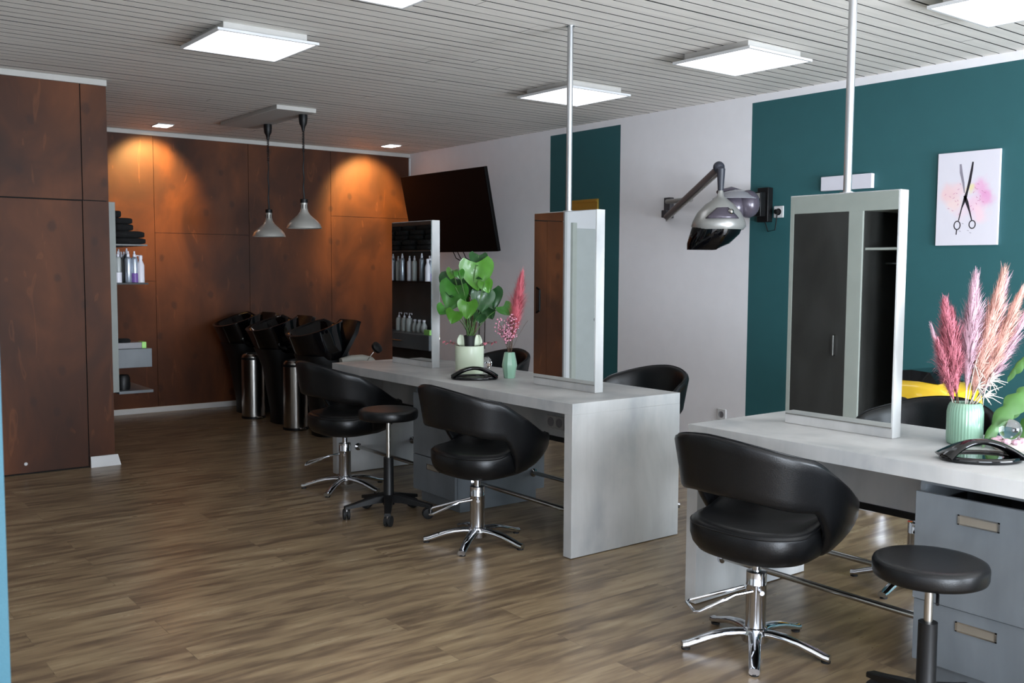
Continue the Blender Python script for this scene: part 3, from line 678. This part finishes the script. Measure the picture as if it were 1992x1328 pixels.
# ------------------------------------------------------------------ hood dryers on the wall
t = thing('hood_dryer', 'silver hood dryer with dark visor on a bent wall arm over the white wall', 'hair dryer', (XW, 5.64, 1.95))
m = MB(); m.box((-.05, -.035, -.085), (-.001, .035, .085)); m.box((-.085, -.028, -.08), (-.05, .028, -.02)); m.build('wall_mount', mat('dark_grey_plastic', (62, 60, 63), .45), t, bevel=.004)
DG = M['grey']
A0 = Vector((-.07, -.02, -.075)); A1 = Vector((-.5, -.93, .225)); HD = Vector((-.51, -.96, 0))
m = MB(); m.tube([A0, A0.lerp(A1, .5), A1], .026, 12, sq=1.0); m.build('arm', mat('taupe_plastic', (104, 94, 92), .4), t)
m = MB(); m.tube([A0 + Vector((0, 0, -.03)), A1 + Vector((0, 0, -.045))], .009, 8); m.build('gas_spring', M['silver'], t)
m = MB(); m.tube([Vector((-.05, 0, .05)), Vector((-.11, -.32, .05))], .02, 12); m.build('link_arm', M['silver'], t)
m = MB(); m.ball(A1 + Vector((0, 0, .005)), .042, 16, 0, (1, 1, 1)); m.tube([A1, HD + Vector((0, 0, .21)), HD + Vector((0, 0, .06))], [.036, .03, .021], 16); m.build('elbow', mat('charcoal_plastic', (52, 54, 62), .4), t)
c0 = HD + Vector((0, 0, -.10))
Rh = Matrix.Rotation(math.atan2(-.61, .79), 3, 'Z')     # hood faces across the room
def hood(profile, c, R_, seg=36):
    rs = []
    for z, rx0, rx1, ry, dx in profile:
        rs.append([R_ @ Vector((dx + math.cos(a) * (rx1 if math.cos(a) > 0 else rx0), math.sin(a) * ry, z)) + c for a in [2 * PI * j / seg for j in range(seg)]])
    return rs
m = MB(); m.rings(hood([(.16, .018, .018, .018, 0), (.12, .024, .024, .024, 0), (.10, .05, .05, .05, 0), (.06, .11, .10, .11, 0), (.0, .165, .15, .15, 0), (-.06, .195, .18, .17, 0), (-.095, .20, .19, .175, -.005), (-.12, .185, .175, .165, -.01), (-.115, .17, .16, .15, -.01), (-.05, .15, .14, .13, 0), (.0, .1, .1, .1, 0)], c0, Rh)); hs = m.build('hood', M['silver'], t, angle=60)
m = MB(); m.rings(hood([(-.10, .19, .17, .16, -.01), (-.15, .2, .155, .155, -.015), (-.22, .205, .10, .13, -.03), (-.265, .195, .0, .09, -.04), (-.262, .18, .0, .08, -.04), (-.2, .18, .09, .12, -.03), (-.12, .16, .15, .14, -.01)], c0, Rh)); m.build('visor', M['gloss'], t, angle=60)
vw = -FW.copy(); vw.z = 0
w = MB(); rs = []
for i in range(7):
    u = i / 6; row = []
    for j in range(9):
        v = -1 + 2 * j / 8; az = math.radians(228) + v * .66 * (1 - u * .7); z = -.045 + .105 * u
        rr_ = .199 - .0 if False else None
        zt_ = z; rad = .172 - .02 * u - .075 * u * u + .006
        row.append(c0 + Vector((math.cos(az) * (rad + .022 * (1 - u)), math.sin(az) * (rad + .008), zt_)))
    rs.append(row)
w.rings(rs, False, 0, False); wn = w.build('window', M['smoke'], t); sd_ = wn.modifiers.new('solid', 'SOLIDIFY'); sd_.thickness = .008
m = MB(); m.ball(c0 + Vector((math.cos(math.radians(247)) * .165, math.sin(math.radians(247)) * .165, -.0)), .022, 16); m.build('dial', M['brushed'], t)

t = thing('wall_hood_dryer', 'second dryer with smoky lobed hood mounted at the edge of the wide teal field', 'hair dryer', (XW, 4.66, 1.93))
m = MB(); m.box((-.06, -.05, -.13), (-.001, .05, .125)); m.box((-.12, -.03, -.09), (-.06, .03, .09)); m.build('wall_mount', M['blackpl'], t, bevel=.004)
m = MB(); m.box((-.125, -.02, .0), (-.12, .02, .08)); m.tube([(-.128, 0, -.05), (-.128, 0, .05)], .009, 10); m.build('joint', M['silver'], t)
m = MB(); m.tube([(-.1, 0, .03), (-.2, .03, .075), (-.33, .08, .1), (-.42, .12, .08)], [.02, .03, .045, .03], 14, sq=.5); m.build('arm', M['smoke'], t)
m = MB(); m.ball((-.36, .02, -.03), .10, 24, 0, (1, 1, 1.05)); m.ball((-.30, -.06, -.01), .085, 24, 0, (1, 1, 1.2)); m.build('hood', M['smoke'], t, angle=80)
m = MB(); m.rings(hood([(.095, .04, .04, .04, 0), (.07, .12, .12, .12, 0), (.045, .15, .15, .15, 0), (.03, .17, .17, .17, 0), (.026, .168, .168, .168, 0), (.04, .145, .145, .145, 0)], Vector((-.33, .03, 0)), Rz(0))); m.build('visor', mat('clear_acrylic', (200, 200, 206), .12, trans=.6), t, angle=60)
m = MB(); m.tube([(-.03, 0, -.12), (-.025, -.03, -.2), (-.02, -.09, -.19), (-.02, -.105, -.08), (-.026, -.108, -.055)], .004, 8); m.build('power_cord', M['blackpl'], t)

# ------------------------------------------------------------------ things on the right wall
def wall_socket(y, z, label, plug=False):
    t = thing('wall_socket', label, 'socket', (XW, y, z), 0, 'white wall sockets')
    bx((-.010, -.043, -.043), (-.0005, .043, .043)).build('plate', M['trim'], t, bevel=.003)
    MB().lathe([(.025, 0), (.025, .002), (.02, .0025), (.019, .0005), (0, .0005)], 24, (-.010, 0, 0), R=Ry(-PI / 2)).build('insert', M['grey'] if not plug else M['blackpl'], t)
    if plug: MB().lathe([(0, 0), (.019, 0), (.018, .03), (.01, .035), (0, .035)], 20, (-.0128, 0, 0), R=Ry(-PI / 2)).build('plug', M['blackpl'], t)
wall_socket(4.551, 1.873, 'white wall socket with black plug right of the dryers', True)
wall_socket(5.05, .297, 'small white wall socket low on the white wall')
tag(bx((-.035, -.2, 0), (0, .2, .1)).build('wall_box', mat('white_plastic_box', (208, 206, 214), .4), loc=(XW - .001, 3.975, 2.0), bevel=.004), 'white rectangular box on the teal wall behind the near mirror', 'box')
t = thing('golden_frame', 'small gold framed plate on the narrow teal strip behind the pole mirror', 'frame', (XW, 6.70, 1.97))
bx((-.02, -.185, -.1), (-.001, .185, .105)).build('panel', M['gold'], t, bevel=.003); bx((-.026, -.172, .078), (-.0203, .172, .092)).build('ledge', M['gold'], t)

# picture
def art_canvas():
    s = NT('floral_canvas', .7); c = lin((214, 210, 218))
    cur = None
    for (u, v, r, col) in ((.20, .56, .16, (232, 190, 190)), (.30, .44, .13, (236, 206, 200)), (.70, .62, .14, (226, 160, 198)), (.80, .50, .13, (222, 140, 190)), (.62, .42, .17, (232, 190, 208)), (.72, .34, .13, (236, 202, 210)), (.38, .34, .12, (226, 206, 214)), (.36, .60, .12, (230, 200, 204)), (.55, .60, .07, (226, 214, 150))):
        y = .394 / 2 - u * .394; z = v * .582
        d = s.n('ShaderNodeVectorMath', operation='DISTANCE'); d.inputs[1].default_value = (-.02, y, z)
        wob = s.n('ShaderNodeVectorMath', operation='MULTIPLY_ADD'); wob.inputs[1].default_value = (.0, .09, .09)
        nz = s.n('ShaderNodeTexNoise'); nz.inputs['Scale'].default_value = 9 + u * 9; nz.inputs['Detail'].default_value = 4; s.l(s.tc, nz.inputs['Vector'])
        sb = s.n('ShaderNodeVectorMath', operation='SUBTRACT'); sb.inputs[1].default_value = (.5, .5, .5); s.l(nz.outputs['Color'], sb.inputs[0])
        s.l(sb.outputs[0], wob.inputs[0]); s.l(s.tc, wob.inputs[2]); s.l(wob.outputs[0], d.inputs[0])
        f = s.ramp(s.math('DIVIDE', d.outputs['Value'], r * .55), [(.35, (225, 225, 225)), (.75, (120, 120, 120)), (1.0, (0, 0, 0))])
        cur = s.mix(f, c if cur is None else cur, lin(col))
    vn = s.noise(s.tc, 30, 4, 2)
    s.col(cur); return s.m
t = thing('wall_picture', 'white canvas print of black scissors over pink flowers on the teal wall', 'picture', (XW, 3.119, 1.604))
PWW, PH = .394, .582
bx((-.02, -PWW / 2, 0), (-.001, PWW / 2, PH)).build('canvas', art_canvas(), t, bevel=.001)
ink = mat('ink_black', (36, 30, 38), .6); pinkink = mat('ink_pink', (196, 128, 160), .7); greyink = mat('ink_grey', (136, 130, 142), .6)
def P(u, v, d): return (-.0203 - d, PWW / 2 - u * PWW, PH - v * PH)
def line(m, pts, ws, d=.0002, mi=0):
    n = len(pts); L = []; Rr = []
    for i, (u, v) in enumerate(pts):
        a = pts[max(0, i - 1)]; b = pts[min(n - 1, i + 1)]; du, dv = (b[0] - a[0]) * PWW, (b[1] - a[1]) * PH; q = math.hypot(du, dv) or 1
        w_ = ws[i] if isinstance(ws, (list, tuple)) else ws
        L.append((u - dv / q * w_ / PWW, v + du / q * w_ / PH)); Rr.append((u + dv / q * w_ / PWW, v - du / q * w_ / PH))
    m.prism(L + Rr[::-1], P, 0, d, mi)
m = MB()
line(m, [(.575, .115), (.56, .2), (.53, .33), (.50, .42), (.47, .50), (.42, .60), (.375, .735)], [.005, .0075, .0085, .007, .010, .004, .0035])
line(m, [(.46, .47), (.50, .54), (.55, .64), (.59, .735)], [.008, .010, .005, .0035])
def ringp(u, v, ru, rv, w_):
    n = 24; pts = [(u + ru * math.cos(2 * PI * k / n), v + rv * math.sin(2 * PI * k / n)) for k in range(n + 1)]
    for a, b in zip(pts, pts[1:]): line(m, [a, b], w_)
ringp(.355, .785, .05, .045, .0035); ringp(.60, .78, .05, .042, .0035); line(m, [(.35, .835), (.345, .885)], .0035)
m.build('printed_scissors', ink, t, smooth=False)
m = MB(); line(m, [(.375, .13), (.39, .22), (.43, .33), (.455, .44)], [.006, .009, .007, .003]); m.build('printed_blade', greyink, t, smooth=False)
m = MB(); rq = random.Random(4)
for k in range(34):
    an = rq.uniform(0, 2 * PI); r_ = rq.uniform(.12, .36); u = .49 + r_ * 1.1 * math.cos(an); v = .50 + r_ * .52 * math.sin(an)
    if abs(u - .48) < .06: continue
    a2 = rq.uniform(0, 6.28); pts = [(u + .035 * i * math.cos(a2 + .5 * i) / 3, v + .022 * i * math.sin(a2 + .5 * i) / 3) for i in range(4)]
    line(m, pts, [.0006, .0016, .0014, .0005])
m.build('printed_petals', pinkink, t, smooth=False)
m = MB()
for u, v in ((.43, .765), (.39, .845), (.52, .84), (.56, .865)): line(m, [(u, v), (u + .03, v + .006)], .0014)
m.build('printed_specks', greyink, t, smooth=False)

# ------------------------------------------------------------------ yellow toy car seat
t = thing('toy_car_chair', 'yellow toy car shaped child seat behind the near desk against the teal wall', 'toy car', (5.43, 3.30, 0))
def carsec(y, z0, z1, hw, r=.03):
    return [(-hw, y, z0), (-hw - .01, y, (z0 + z1) / 2), (-hw + .01, y, z1 - r), (-hw + .04, y, z1), (0, y, z1 + .012), (hw - .04, y, z1), (hw - .01, y, z1 - r), (hw + .01, y, (z0 + z1) / 2), (hw, y, z0)]
m = MB(); m.rings([carsec(.52, .56, .66, .16), carsec(.48, .53, .70, .19), carsec(.3, .52, .74, .21), carsec(.12, .52, .775, .22), carsec(-.05, .52, .79, .22), carsec(-.3, .52, .80, .22), carsec(-.46, .52, .79, .21), carsec(-.52, .54, .75, .18)], True); m.build('body', M['yellow'], t, angle=50)
m = MB(); rs = []
for y_, z_, hw in ((.0, .79, .15), (-.06, .82, .14), (-.12, .85, .13), (-.24, .865, .13), (-.36, .86, .14), (-.42, .79, .15)): rs.append([(-hw, y_, .80), (-hw * .9, y_, z_), (hw * .9, y_, z_), (hw, y_, .80)])
m.rings(rs); m.build('cockpit', M['gloss'], t, angle=40)
m = MB(); m.tube([(-.2, -.02, .80), (-.2, -.05, .825), (-.2, -.08, .80)], .01, 8); m.build('wing_mirror', M['chrome'], t)
for yy in (.28, -.25):
    for s_ in (-1, 1):
        w_ = MB().lathe([(.0, -.03), (.09, -.03), (.1, -.02), (.1, .02), (.09, .03), (0, .03)], 28, (s_ * .205, yy, .615), R=Ry(PI / 2)).build('wheel', M['rubber'], t)
        m = MB(); m.lathe([(0, 0), (.065, 0), (.065, .006), (0, .006)], 24, (s_ * .236, yy, .615), R=Ry(PI / 2 * s_))
        m.build('wheel_rim', M['red'], w_)
MB().lathe([(0, .51), (.06, .51), (.04, .48), (.035, .05), (.2, .03), (.22, .0), (0, 0)], 32).build('pedestal', M['chrome'], t)

# ------------------------------------------------------------------ wardrobe seen in the near mirror
t = thing('wardrobe', 'pale grey wardrobe with a dark door and open dark compartment, seen in the near mirror', 'wardrobe', (XLEFT + .002, 3.7, 0))
m = MB(); D = .63; Y0 = 3.7
for a, b in (((0, 0, 0), (D, .30, 2.5)), ((0, .615, 0), (D - .001, .737, 2.5)), ((0, 1.245, 0), (D, 1.5, 2.5)), ((0, .30, 1.90), (D, 1.245, 2.5)), ((0, .30, 0), (D, 1.245, .08))): m.box(a, b)
m.build('carcass', M['wardrobe'], t, bevel=.001)
bx((.0, .3005, .0805), (.03, .6145, 1.8995)).build('inner_back', M['lamblack'], t)
m = MB(); m.box((.03, .3005, .0805), (D - .02, .31, 1.8995)); m.box((.03, .605, .0805), (D - .02, .6145, 1.8995)); m.build('inner_side', M['lamblack'], t)
d = bx((D - .02, .739, .083), (D - .002, 1.243, 1.898)).build('door', M['lamblack'], t); m = MB(); m.tube([(D - .002, .83, .77), (D + .025, .83, .77), (D + .025, .83, .93), (D - .002, .83, .93)], .006, 8); m.build('handle', M['brushed'], d)
bx((.03, .3105, 1.60), (D - .03, .6045, 1.618)).build('shelf', M['wardrobe'], t)
m = MB(); m.tube([(.3, .3105, 1.5), (.3, .6045, 1.5)], .012, 12); m.build('rail', M['chrome'], t)
t = thing('coat_hanger', 'thin wire hanger on the rail inside the open wardrobe compartment', 'hanger', (XLEFT + .302, 4.1, 1.5))
m = MB(); m.tube([(0, 0, .0135), (0.012, 0, .01), (.012, 0, -.01), (0, 0, -.04), (.17, 0, -.12), (.16, 0, -.13), (-.16, 0, -.13), (-.17, 0, -.12), (0, 0, -.04)], .003, 6); m.build('wire', M['chrome'], t)

# ------------------------------------------------------------------ desk-top things
def hand_mirror(x, y, rz, label):
    t = thing('hand_mirror', label, 'hand mirror', (x, y, ZD), rz, 'oval salon hand mirrors lying on the desks')
    a, b = .143, .10
    rs = []
    for s, z in ((.80, .001), (.97, .002), (1, .010), (.97, .018), (.90, .021), (.82, .018), (.80, .012)):
        rs.append([(a * s * math.cos(q), b * s * math.sin(q), z) for q in [2 * PI * j / 48 for j in range(48)]])
    MB().rings(rs).build('rim', M['gloss'], t, angle=60)
    MB().rings([[(a * .79 * math.cos(q), b * .79 * math.sin(q), z) for q in [2 * PI * j / 40 for j in range(40)]] for z in (.003, .009)]).build('backing', mat('dark_glass', (40, 60, 52), .05, .2), t)
    rs = []
    for i in range(25):
        u = -1 + i / 12; x_ = .132 * u; z_ = .014 + .052 * (1 - abs(u) ** 1.9); w = .024 + .042 * abs(u) ** 2
        dx, dz = 1, -.055 * 2.2 * math.copysign(abs(u) ** 1.2, u) / .132; n_ = math.hypot(dx, dz); nx, nz = -dz / n_, dx / n_; h_ = .011 + .004 * abs(u)
        rs.append([(x_ + nx * h_ * s_, w * c_ , z_ + nz * h_ * s_) for c_, s_ in [(math.cos(2 * PI * j / 14), math.sin(2 * PI * j / 14)) for j in range(14)]])
    m = MB(); m.rings(rs); m.build('handle', M['gloss'], t, angle=60)
LAT = math.atan2(-.61, .79)
hand_mirror(3.372, 4.735, LAT + .05, 'black glossy hand mirror with arched handle in front of the plant pot')
hand_mirror(3.37, 1.668, LAT + .02, 'black glossy hand mirror with arched handle at the right edge, before the ribbed vase')
# plant
def L2(base, dx, dz, dd=0): return Vector((RT.x * dx + .62 * dd, RT.y * dx + .785 * dd, dz))
def heart(m, c, size, yaw, pitch, roll, mi=0, sq=1.0):
    Rm = Matrix.Rotation(yaw, 3, 'Z') @ Matrix.Rotation(pitch, 3, 'X') @ Matrix.Rotation(roll, 3, 'Y')
    rows = 9; cols = 8; vs = []; fs = []
    for i in range(rows + 1):
        v = i / rows
        w = math.sin(PI * min(1, (v * .92 + .08)) ** .62) ** .75 if v < 1 else .02
        for j in range(cols + 1):
            u = -1 + 2 * j / cols; x = u * w * .58 * sq
            z = .42 - v + (.13 * abs(u) ** 1.5 * (1 - v)) - .06 * (1 - abs(u)) * (1 - v) ** 4
            y = .12 * x * x * 4 - .06 * math.sin(v * PI) + .18 * (v - .4) ** 2 - .03 * math.sin(u * 6 + v * 4)
            vs.append(Rm @ (Vector((x, -y, z)) * size) + Vector(c))
    for i in range(rows):
        for j in range(cols): a = i * (cols + 1) + j; fs.append((a, a + 1, a + cols + 2, a + cols + 1))
    m.add(vs, fs, mi); return Rm @ (Vector((0, 0, .30)) * size) + Vector(c)
PX, PY = 3.56, 5.055
t = thing('plant_pot', 'cylindrical pale green plant pot on the middle desk', 'plant pot', (PX, PY, ZD))
MB().lathe([(0, 0), (.088, 0), (.090, .004), (.090, .022), (.088, .024), (.090, .027), (.093, .17), (.092, .173), (.089, .173), (.086, .12), (0, .12)], 48).build('pot', M['palegreen'], t, angle=40)
yaw0 = math.atan2(-.61, .79)
t = thing('potted_plant', 'leafy green climbing plant with round heart-shaped leaves standing in the pale pot', 'plant', (PX, PY, ZD + .121), 0)
MB().lathe([(0, 0), (.028, 0), (.036, .115), (.034, .116), (.03, .105), (0, .105)], 24).build('nursery_pot', M['soil'], t)
sp = 4.743
LV = [(455, 125, 120, 118, 1, 'leafd', .2, -.9), (450, 255, 125, 215, 0, 'leafb', -.1, -.15), (215, 258, 60, 80, 1, 'leafb', .4, -.5), (300, 262, 45, 70, -1, 'leaf', -.6, .4), (225, 375, 120, 200, 1, 'leafd', .5, -.9), (235, 455, 110, 200, 0, 'leaf', .35, -.1), (372, 575, 75, 130, -1, 'leafb', 0, -.2), (500, 500, 85, 155, 0, 'leafd', .2, -.3), (588, 480, 85, 150, 1, 'leafd', -.3, .1), (140, 590, 55, 95, -1, 'leaf', .9, -.9), (245, 640, 65, 110, -1, 'leafb', .5, .5), (405, 640, 70, 120, 1, 'leafd', .1, .8), (555, 620, 60, 110, 1, 'leafd', -.5, -.8), (540, 365, 50, 95, -1, 'leafb', -.5, .3), (722, 588, 60, 110, 0, 'leaf', -.9, -.9), (420, 380, 85, 140, 1, 'leafd', -.3, .4), (485, 655, 45, 80, -1, 'leafd', .3, .6), (330, 500, 50, 90, 1, 'leaf', -.2, .2)]
rq = random.Random(11)
for i, (cx, cy, rr_, szp, dep, mk, roll, pit) in enumerate(LV):
    dx = (cx / sp + 830 - 911) / 306; dz = .954 - .901 + (673 - (480 + cy / sp)) / 306 
    dd = dep * .05 + rq.uniform(-.015, .015)
    c = L2(None, dx, dz, dd); size = szp / sp / 306 * 1.3
    m = MB(); at_ = heart(m, c, size, yaw0 + rq.uniform(-.35, .35), pit * .8, roll * .7)
    lf = m.build('leaf', M[mk], t, angle=180)
    s = MB(); b0 = Vector((rq.uniform(-.02, .02), rq.uniform(-.02, .02), .1)); mid = b0.lerp(at_, .55) + Vector((0, 0, .035)); s.tube([b0, b0.lerp(mid, .5) + Vector((0, 0, .012)), mid, mid.lerp(at_, .6) + Vector((0, 0, .008)), at_], .0028, 6); s.build('stalk', M['gstem'], lf)
m = MB()
for dx, top, w_ in ((-.028, .33, .006), (.0, .36, .007), (.022, .34, .006), (.045, .2, .007)):
    b0 = L2(None, dx * .5, .1, 0); m.tube([b0, L2(None, dx * .8, .1 + (top - .1) * .5, .01), L2(None, dx, top, 0)], w_ * .7, 8)
m.build('main_stem', M['stem'], t)
m = MB()
for s_ in (-1, 1):
    rs = []
    for i in range(7):
        z = i / 6; w = .026 * (1 - (z * .85) ** 3); rs.append([Vector(L2(None, s_ * (.052 + .004 * math.sin(z * 3)) + w * u, .05 + .07 * z, .012 * (1 - u * u))) for u in (-1, -.5, 0, .5, 1)])
    m.rings(rs, False, 0, False)
o = m.build('paper_liner', M['palegreen'], t); o.modifiers.new('s', 'SOLIDIFY').thickness = .003
m = MB()
for s_ in (-1, 1):
    for k in range(4):
        b0 = L2(None, s_ * .06, .045, 0); e = L2(None, s_ * (.10 + .022 * k), .065 + .008 * (k % 2), rq.uniform(-.03, .03)); m.tube([b0, b0.lerp(e, .5) + Vector((0, 0, .01)), e], .0014, 5)
        heart(m, e, .022, rq.uniform(0, 6), rq.uniform(-1, 1), 0, 1)
m.build('sprig', [M['stem'], M['rose']], t)
# little mint vase
VX, VY = 3.575, 4.655
t = thing('faceted_vase', 'small faceted mint green vase holding a pink feather on the middle desk', 'vase', (VX, VY, ZD))
m = MB(); m.lathe([(0, 0), (.032, 0), (.034, .003), (.040, .045), (.046, .078), (.042, .105), (.034, .145), (.031, .158), (.027, .158), (.03, .14), (0, .13)], 10); m.build('body', M['mint'], t, angle=25, bevel=.002)
def feather(t, base, tip, width, mt, n=26, hair=140, droop=.03, seed=1, name='plume', stiff=.5, thin=.0011, mul=1.0):
    """a plume: central stem with many fine tapering strands"""
    rq = random.Random(seed); base = Vector(base); tip = Vector(tip); ax = (tip - base); L = ax.length; axn = ax.normalized()
    s1 = axn.cross(Vector((0, 1, .3))).normalized(); s2 = axn.cross(s1)
    m = MB()
    for k in range(int(hair * mul)):
        u = rq.random() ** .9; p = base.lerp(tip, .2 + .76 * u); an = rq.uniform(0, 2 * PI); d = s1 * math.cos(an) + s2 * math.sin(an)
        pr = (.35 + .65 * smooth(0, .35, u)) * (1 - .72 * smooth(.55, 1, u)); rg = rq.random()
        env = pr * width * (.45 + .75 * rg * rg + .25 * math.sin(an * 2 + u * 17)); up_ = L * (.05 + .13 * rq.random())
        side = axn.cross(d).normalized() * thin
        q1 = p + d * env * .5 + axn * up_ * .45; q2 = p + d * env * .85 + axn * up_; fz = Vector((rq.uniform(-1, 1), rq.uniform(-1, 1), rq.uniform(-1, 1))) * width * .16
        q3 = q2 + d * env * .3 + axn * up_ * .35 + fz - Vector((0, 0, droop * rq.random() ** 2))
        vs = []
        for q, w in ((p, .8), (q1, 1), (q2, .8), (q3, .15)): vs += [q - side * w, q + side * w]
        m.add(vs, [(0, 1, 3, 2), (2, 3, 5, 4), (4, 5, 7, 6)])
    m.build('plume_hair', mt, t, angle=180)
    s = MB(); s.tube([base, base.lerp(tip, .5), tip], [.0022, .0016, .0008], 6); s.build('stalk', M['stem'] if name != 'w' else M['cream'], t)
t = thing('pink_feather', 'tall salmon pink feather plume in the faceted vase', 'feather', (VX, VY, ZD + .135))
feather(t, (0.004, 0, 0), L2(None, .066, .455, .01), .054, M['pink'], hair=3000, seed=3, thin=.0009)
t = thing('blossom_spray', 'spray of tiny pink dried blossoms in the faceted vase', 'dried flowers', (VX, VY, ZD + .135))
m = MB(); bl = MB()
for k in range(13):
    e = L2(None, -.022 + rq.uniform(-.06, .06), rq.uniform(.10, .235), rq.uniform(-.05, .05)); b0 = Vector((rq.uniform(-.012, .012), rq.uniform(-.012, .012), 0)); md = b0.lerp(e, .55) + Vector((0, 0, .01)); m.tube([b0, md, e], .0011, 5)
    for q in range(22):
        p = md.lerp(e, rq.uniform(.0, 1.1)); pp = p + Vector((rq.uniform(-.024, .024), rq.uniform(-.024, .024), rq.uniform(-.018, .022))); m.tube([p, pp], .0006, 4); bl.ball(pp, rq.uniform(.0032, .0068), 6)
m.tube([Vector((0, 0, 0)), L2(None, .05, .12, 0), L2(None, .095, .195, 0), L2(None, .11, .215, 0)], .001, 5)
m.build('stalk', M['stem'], t); bl.build('blossom', M['blossom'], t)
def globe(x, y, r, label, neck):
    t = thing('glass_ornament', label, 'glass ornament', (x, y, ZD), 0, 'glass ornaments on the desks')
    if neck: MB().lathe([(0, 0), (.012, 0), (.014, .01), (.03, .035), (.033, .055), (.026, .08), (.008, .098), (0, .1)], 9, mi=0).build('drop', M['clear'], t, smooth=False)
    else:
        MB().lathe([(0, 0), (.05, 0), (.062, .01), (.05, .03), (0, .034)], 24).build('dish', M['cream'], t)
        MB().ball((0, 0, .034 + r), r, 28).build('globe', M['clear'], t)
        m = MB(); rq = random.Random(6)
        for k in range(9): a = k * .7; m.ball((.05 * math.cos(a) - .01, .045 * math.sin(a), .03 + .012 * rq.random()), .016, 8, 0, (1.2, 1, .7))
        m.build('petals', M['blush'], t)
globe(3.69, 5.045, .03, 'clear faceted glass drop beside the plant pot', True)
globe(3.66, 1.705, .04, 'clear glass ball on a pale dish at the right edge', False)
# ribbed vase and its grasses
WX, WY = 3.64, 1.868
t = thing('ribbed_vase', 'ribbed mint green vase full of dried pink grasses on the near desk', 'vase', (WX, WY, ZD))
MB().lathe([(0, 0), (.058, 0), (.063, .006), (.065, .02), (.065, .125), (.061, .145), (.055, .158), (.051, .16), (.049, .15), (.052, .13), (0, .11)], 144, rib=.012, nrib=36).build('body', M['mint'], t, angle=80)
GP = [('dusty rose fluffy grass plume, thickest in the left of the ribbed vase', -.02, -.088, .375, .03, 'rose', 2600, .0014, -.0), ('second dusty rose plume leaning left beside the thickest one', -.03, -.055, .34, .026, 'rose', 1900, .0014, .02), ('short rose plume low on the left side of the ribbed vase', -.03, -.118, .24, .022, 'rose', 900, .0013, -.02), ('slender white-pink plume arching far left', -.035, -.128, .285, .013, 'blush', 900, .001, .01), ('pale pink feathery plume rising straight above the vase', .0, .022, .46, .03, 'blush', 2200, .0012, .01), ('pale pink plume with two tips, left of the peach ones', -.002, .0, .42, .022, 'blush', 1500, .0012, -.02), ('tall peach feather, highest in the ribbed vase', .012, .115, .475, .026, 'peach', 2000, .0014, 0), ('pale pink plume just behind the tallest peach feather', .015, .138, .455, .028, 'blush', 1600, .0012, .03), ('peach feather leaning right with a ragged tip', .02, .175, .41, .024, 'peach', 1700, .0014, -.01), ('outermost blush plume leaning far to the right', .022, .215, .35, .022, 'blush', 1400, .0013, .02), ('short peach plume in the middle of the bunch', .01, .07, .33, .024, 'peach', 1400, .0014, -.02)]
for k, (lb, bx0, dx, dz, w_, mk, hr, th, dd) in enumerate(GP):
    t = thing('dried_grass_plume', lb, 'dried grass', (WX, WY, ZD + .115), 0, 'dried grasses in the ribbed vase')
    feather(t, L2(None, bx0, .0, 0), L2(None, dx, dz + .02, dd), w_ * 1.55, M[mk], hair=hr * 1.35, seed=20 + k, thin=th * .85, name='w' if mk == 'blush' else 's')
t = thing('dried_star_grass', 'cream spiky dried sprig bending right out of the ribbed vase', 'dried grass', (WX, WY, ZD + .115), 0, 'dried grasses in the ribbed vase')
m = MB(); rq = random.Random(9)
for c_, n_ in ((L2(None, .075, .13, -.03), 16), (L2(None, .05, .075, -.04), 12), (L2(None, .02, .19, -.02), 8), (L2(None, .03, .11, -.03), 10)):
    m.tube([(0, 0, 0), c_ * .5, c_], .0018, 6)
    for k in range(n_):
        a = rq.uniform(-1.7, 1.5); ln = rq.uniform(.035, .075); e = c_ + L2(None, ln * math.cos(a) * 1.0, ln * math.sin(a), rq.uniform(-.03, .03)); m.tube([c_, c_.lerp(e, .5) + Vector((0, 0, .006)), e], [.0022, .0018, .0008], 5)
m.build('spikes', M['cream'], t)
# leafy plant at the right edge
t = thing('split_leaf_plant', 'bright green lobed leaf entering from the right edge behind the glass ball', 'plant', (3.92, 1.60, ZD))
m = MB()
def lobed(m, base, tip, width, nrm, lobes=5):
    base = Vector(base); tip = Vector(tip); ax = tip - base; side = ax.cross(Vector(nrm)).normalized(); N = 40; vs = []; fs = []
    for i in range(N + 1):
        u = i / N; e = math.sin(PI * min(1, u * .94 + .05)) ** .8 * width * (.62 + .38 * abs(math.sin(lobes * PI * u)))
        c = base + ax * u + Vector((0, 0, .05 * math.sin(PI * u)))
        for q in (-1, -.5, 0, .5, 1): vs.append(c + side * e * q - Vector((0, 0, .02 * q * q)))
    for i in range(N):
        for j in range(4): a = i * 5 + j; fs.append((a, a + 1, a + 6, a + 5))
    m.add(vs, fs)
for b_, t_, w_ in ((L2(None, -.10, .25, 0), L2(None, -.36, .02, -.05), .042), (L2(None, -.08, .20, .02), L2(None, -.27, .07, .03), .035), (L2(None, -.12, .31, 0), L2(None, -.235, .26, .03), .025), (L2(None, -.05, .12, 0), L2(None, -.2, .01, .02), .05)):
    m = MB(); lobed(m, b_, t_, w_, (-.5, -.6, .6)); o = m.build('leaf', M['leafl'], t, angle=180)
m = MB()
for e in (L2(None, -.10, .25, 0), L2(None, -.08, .20, .02), L2(None, -.12, .31, 0), L2(None, -.05, .12, 0)): m.tube([L2(None, .0, .06, 0), L2(None, -.02, .15, .0), e], .004, 8)
m.build('stalk', M['gstem'], t)
MB().lathe([(0, 0), (.05, 0), (.06, .08), (.055, .08), (0, .07)], 28, (0, 0, 0)).build('pot', M['palegreen'], t)
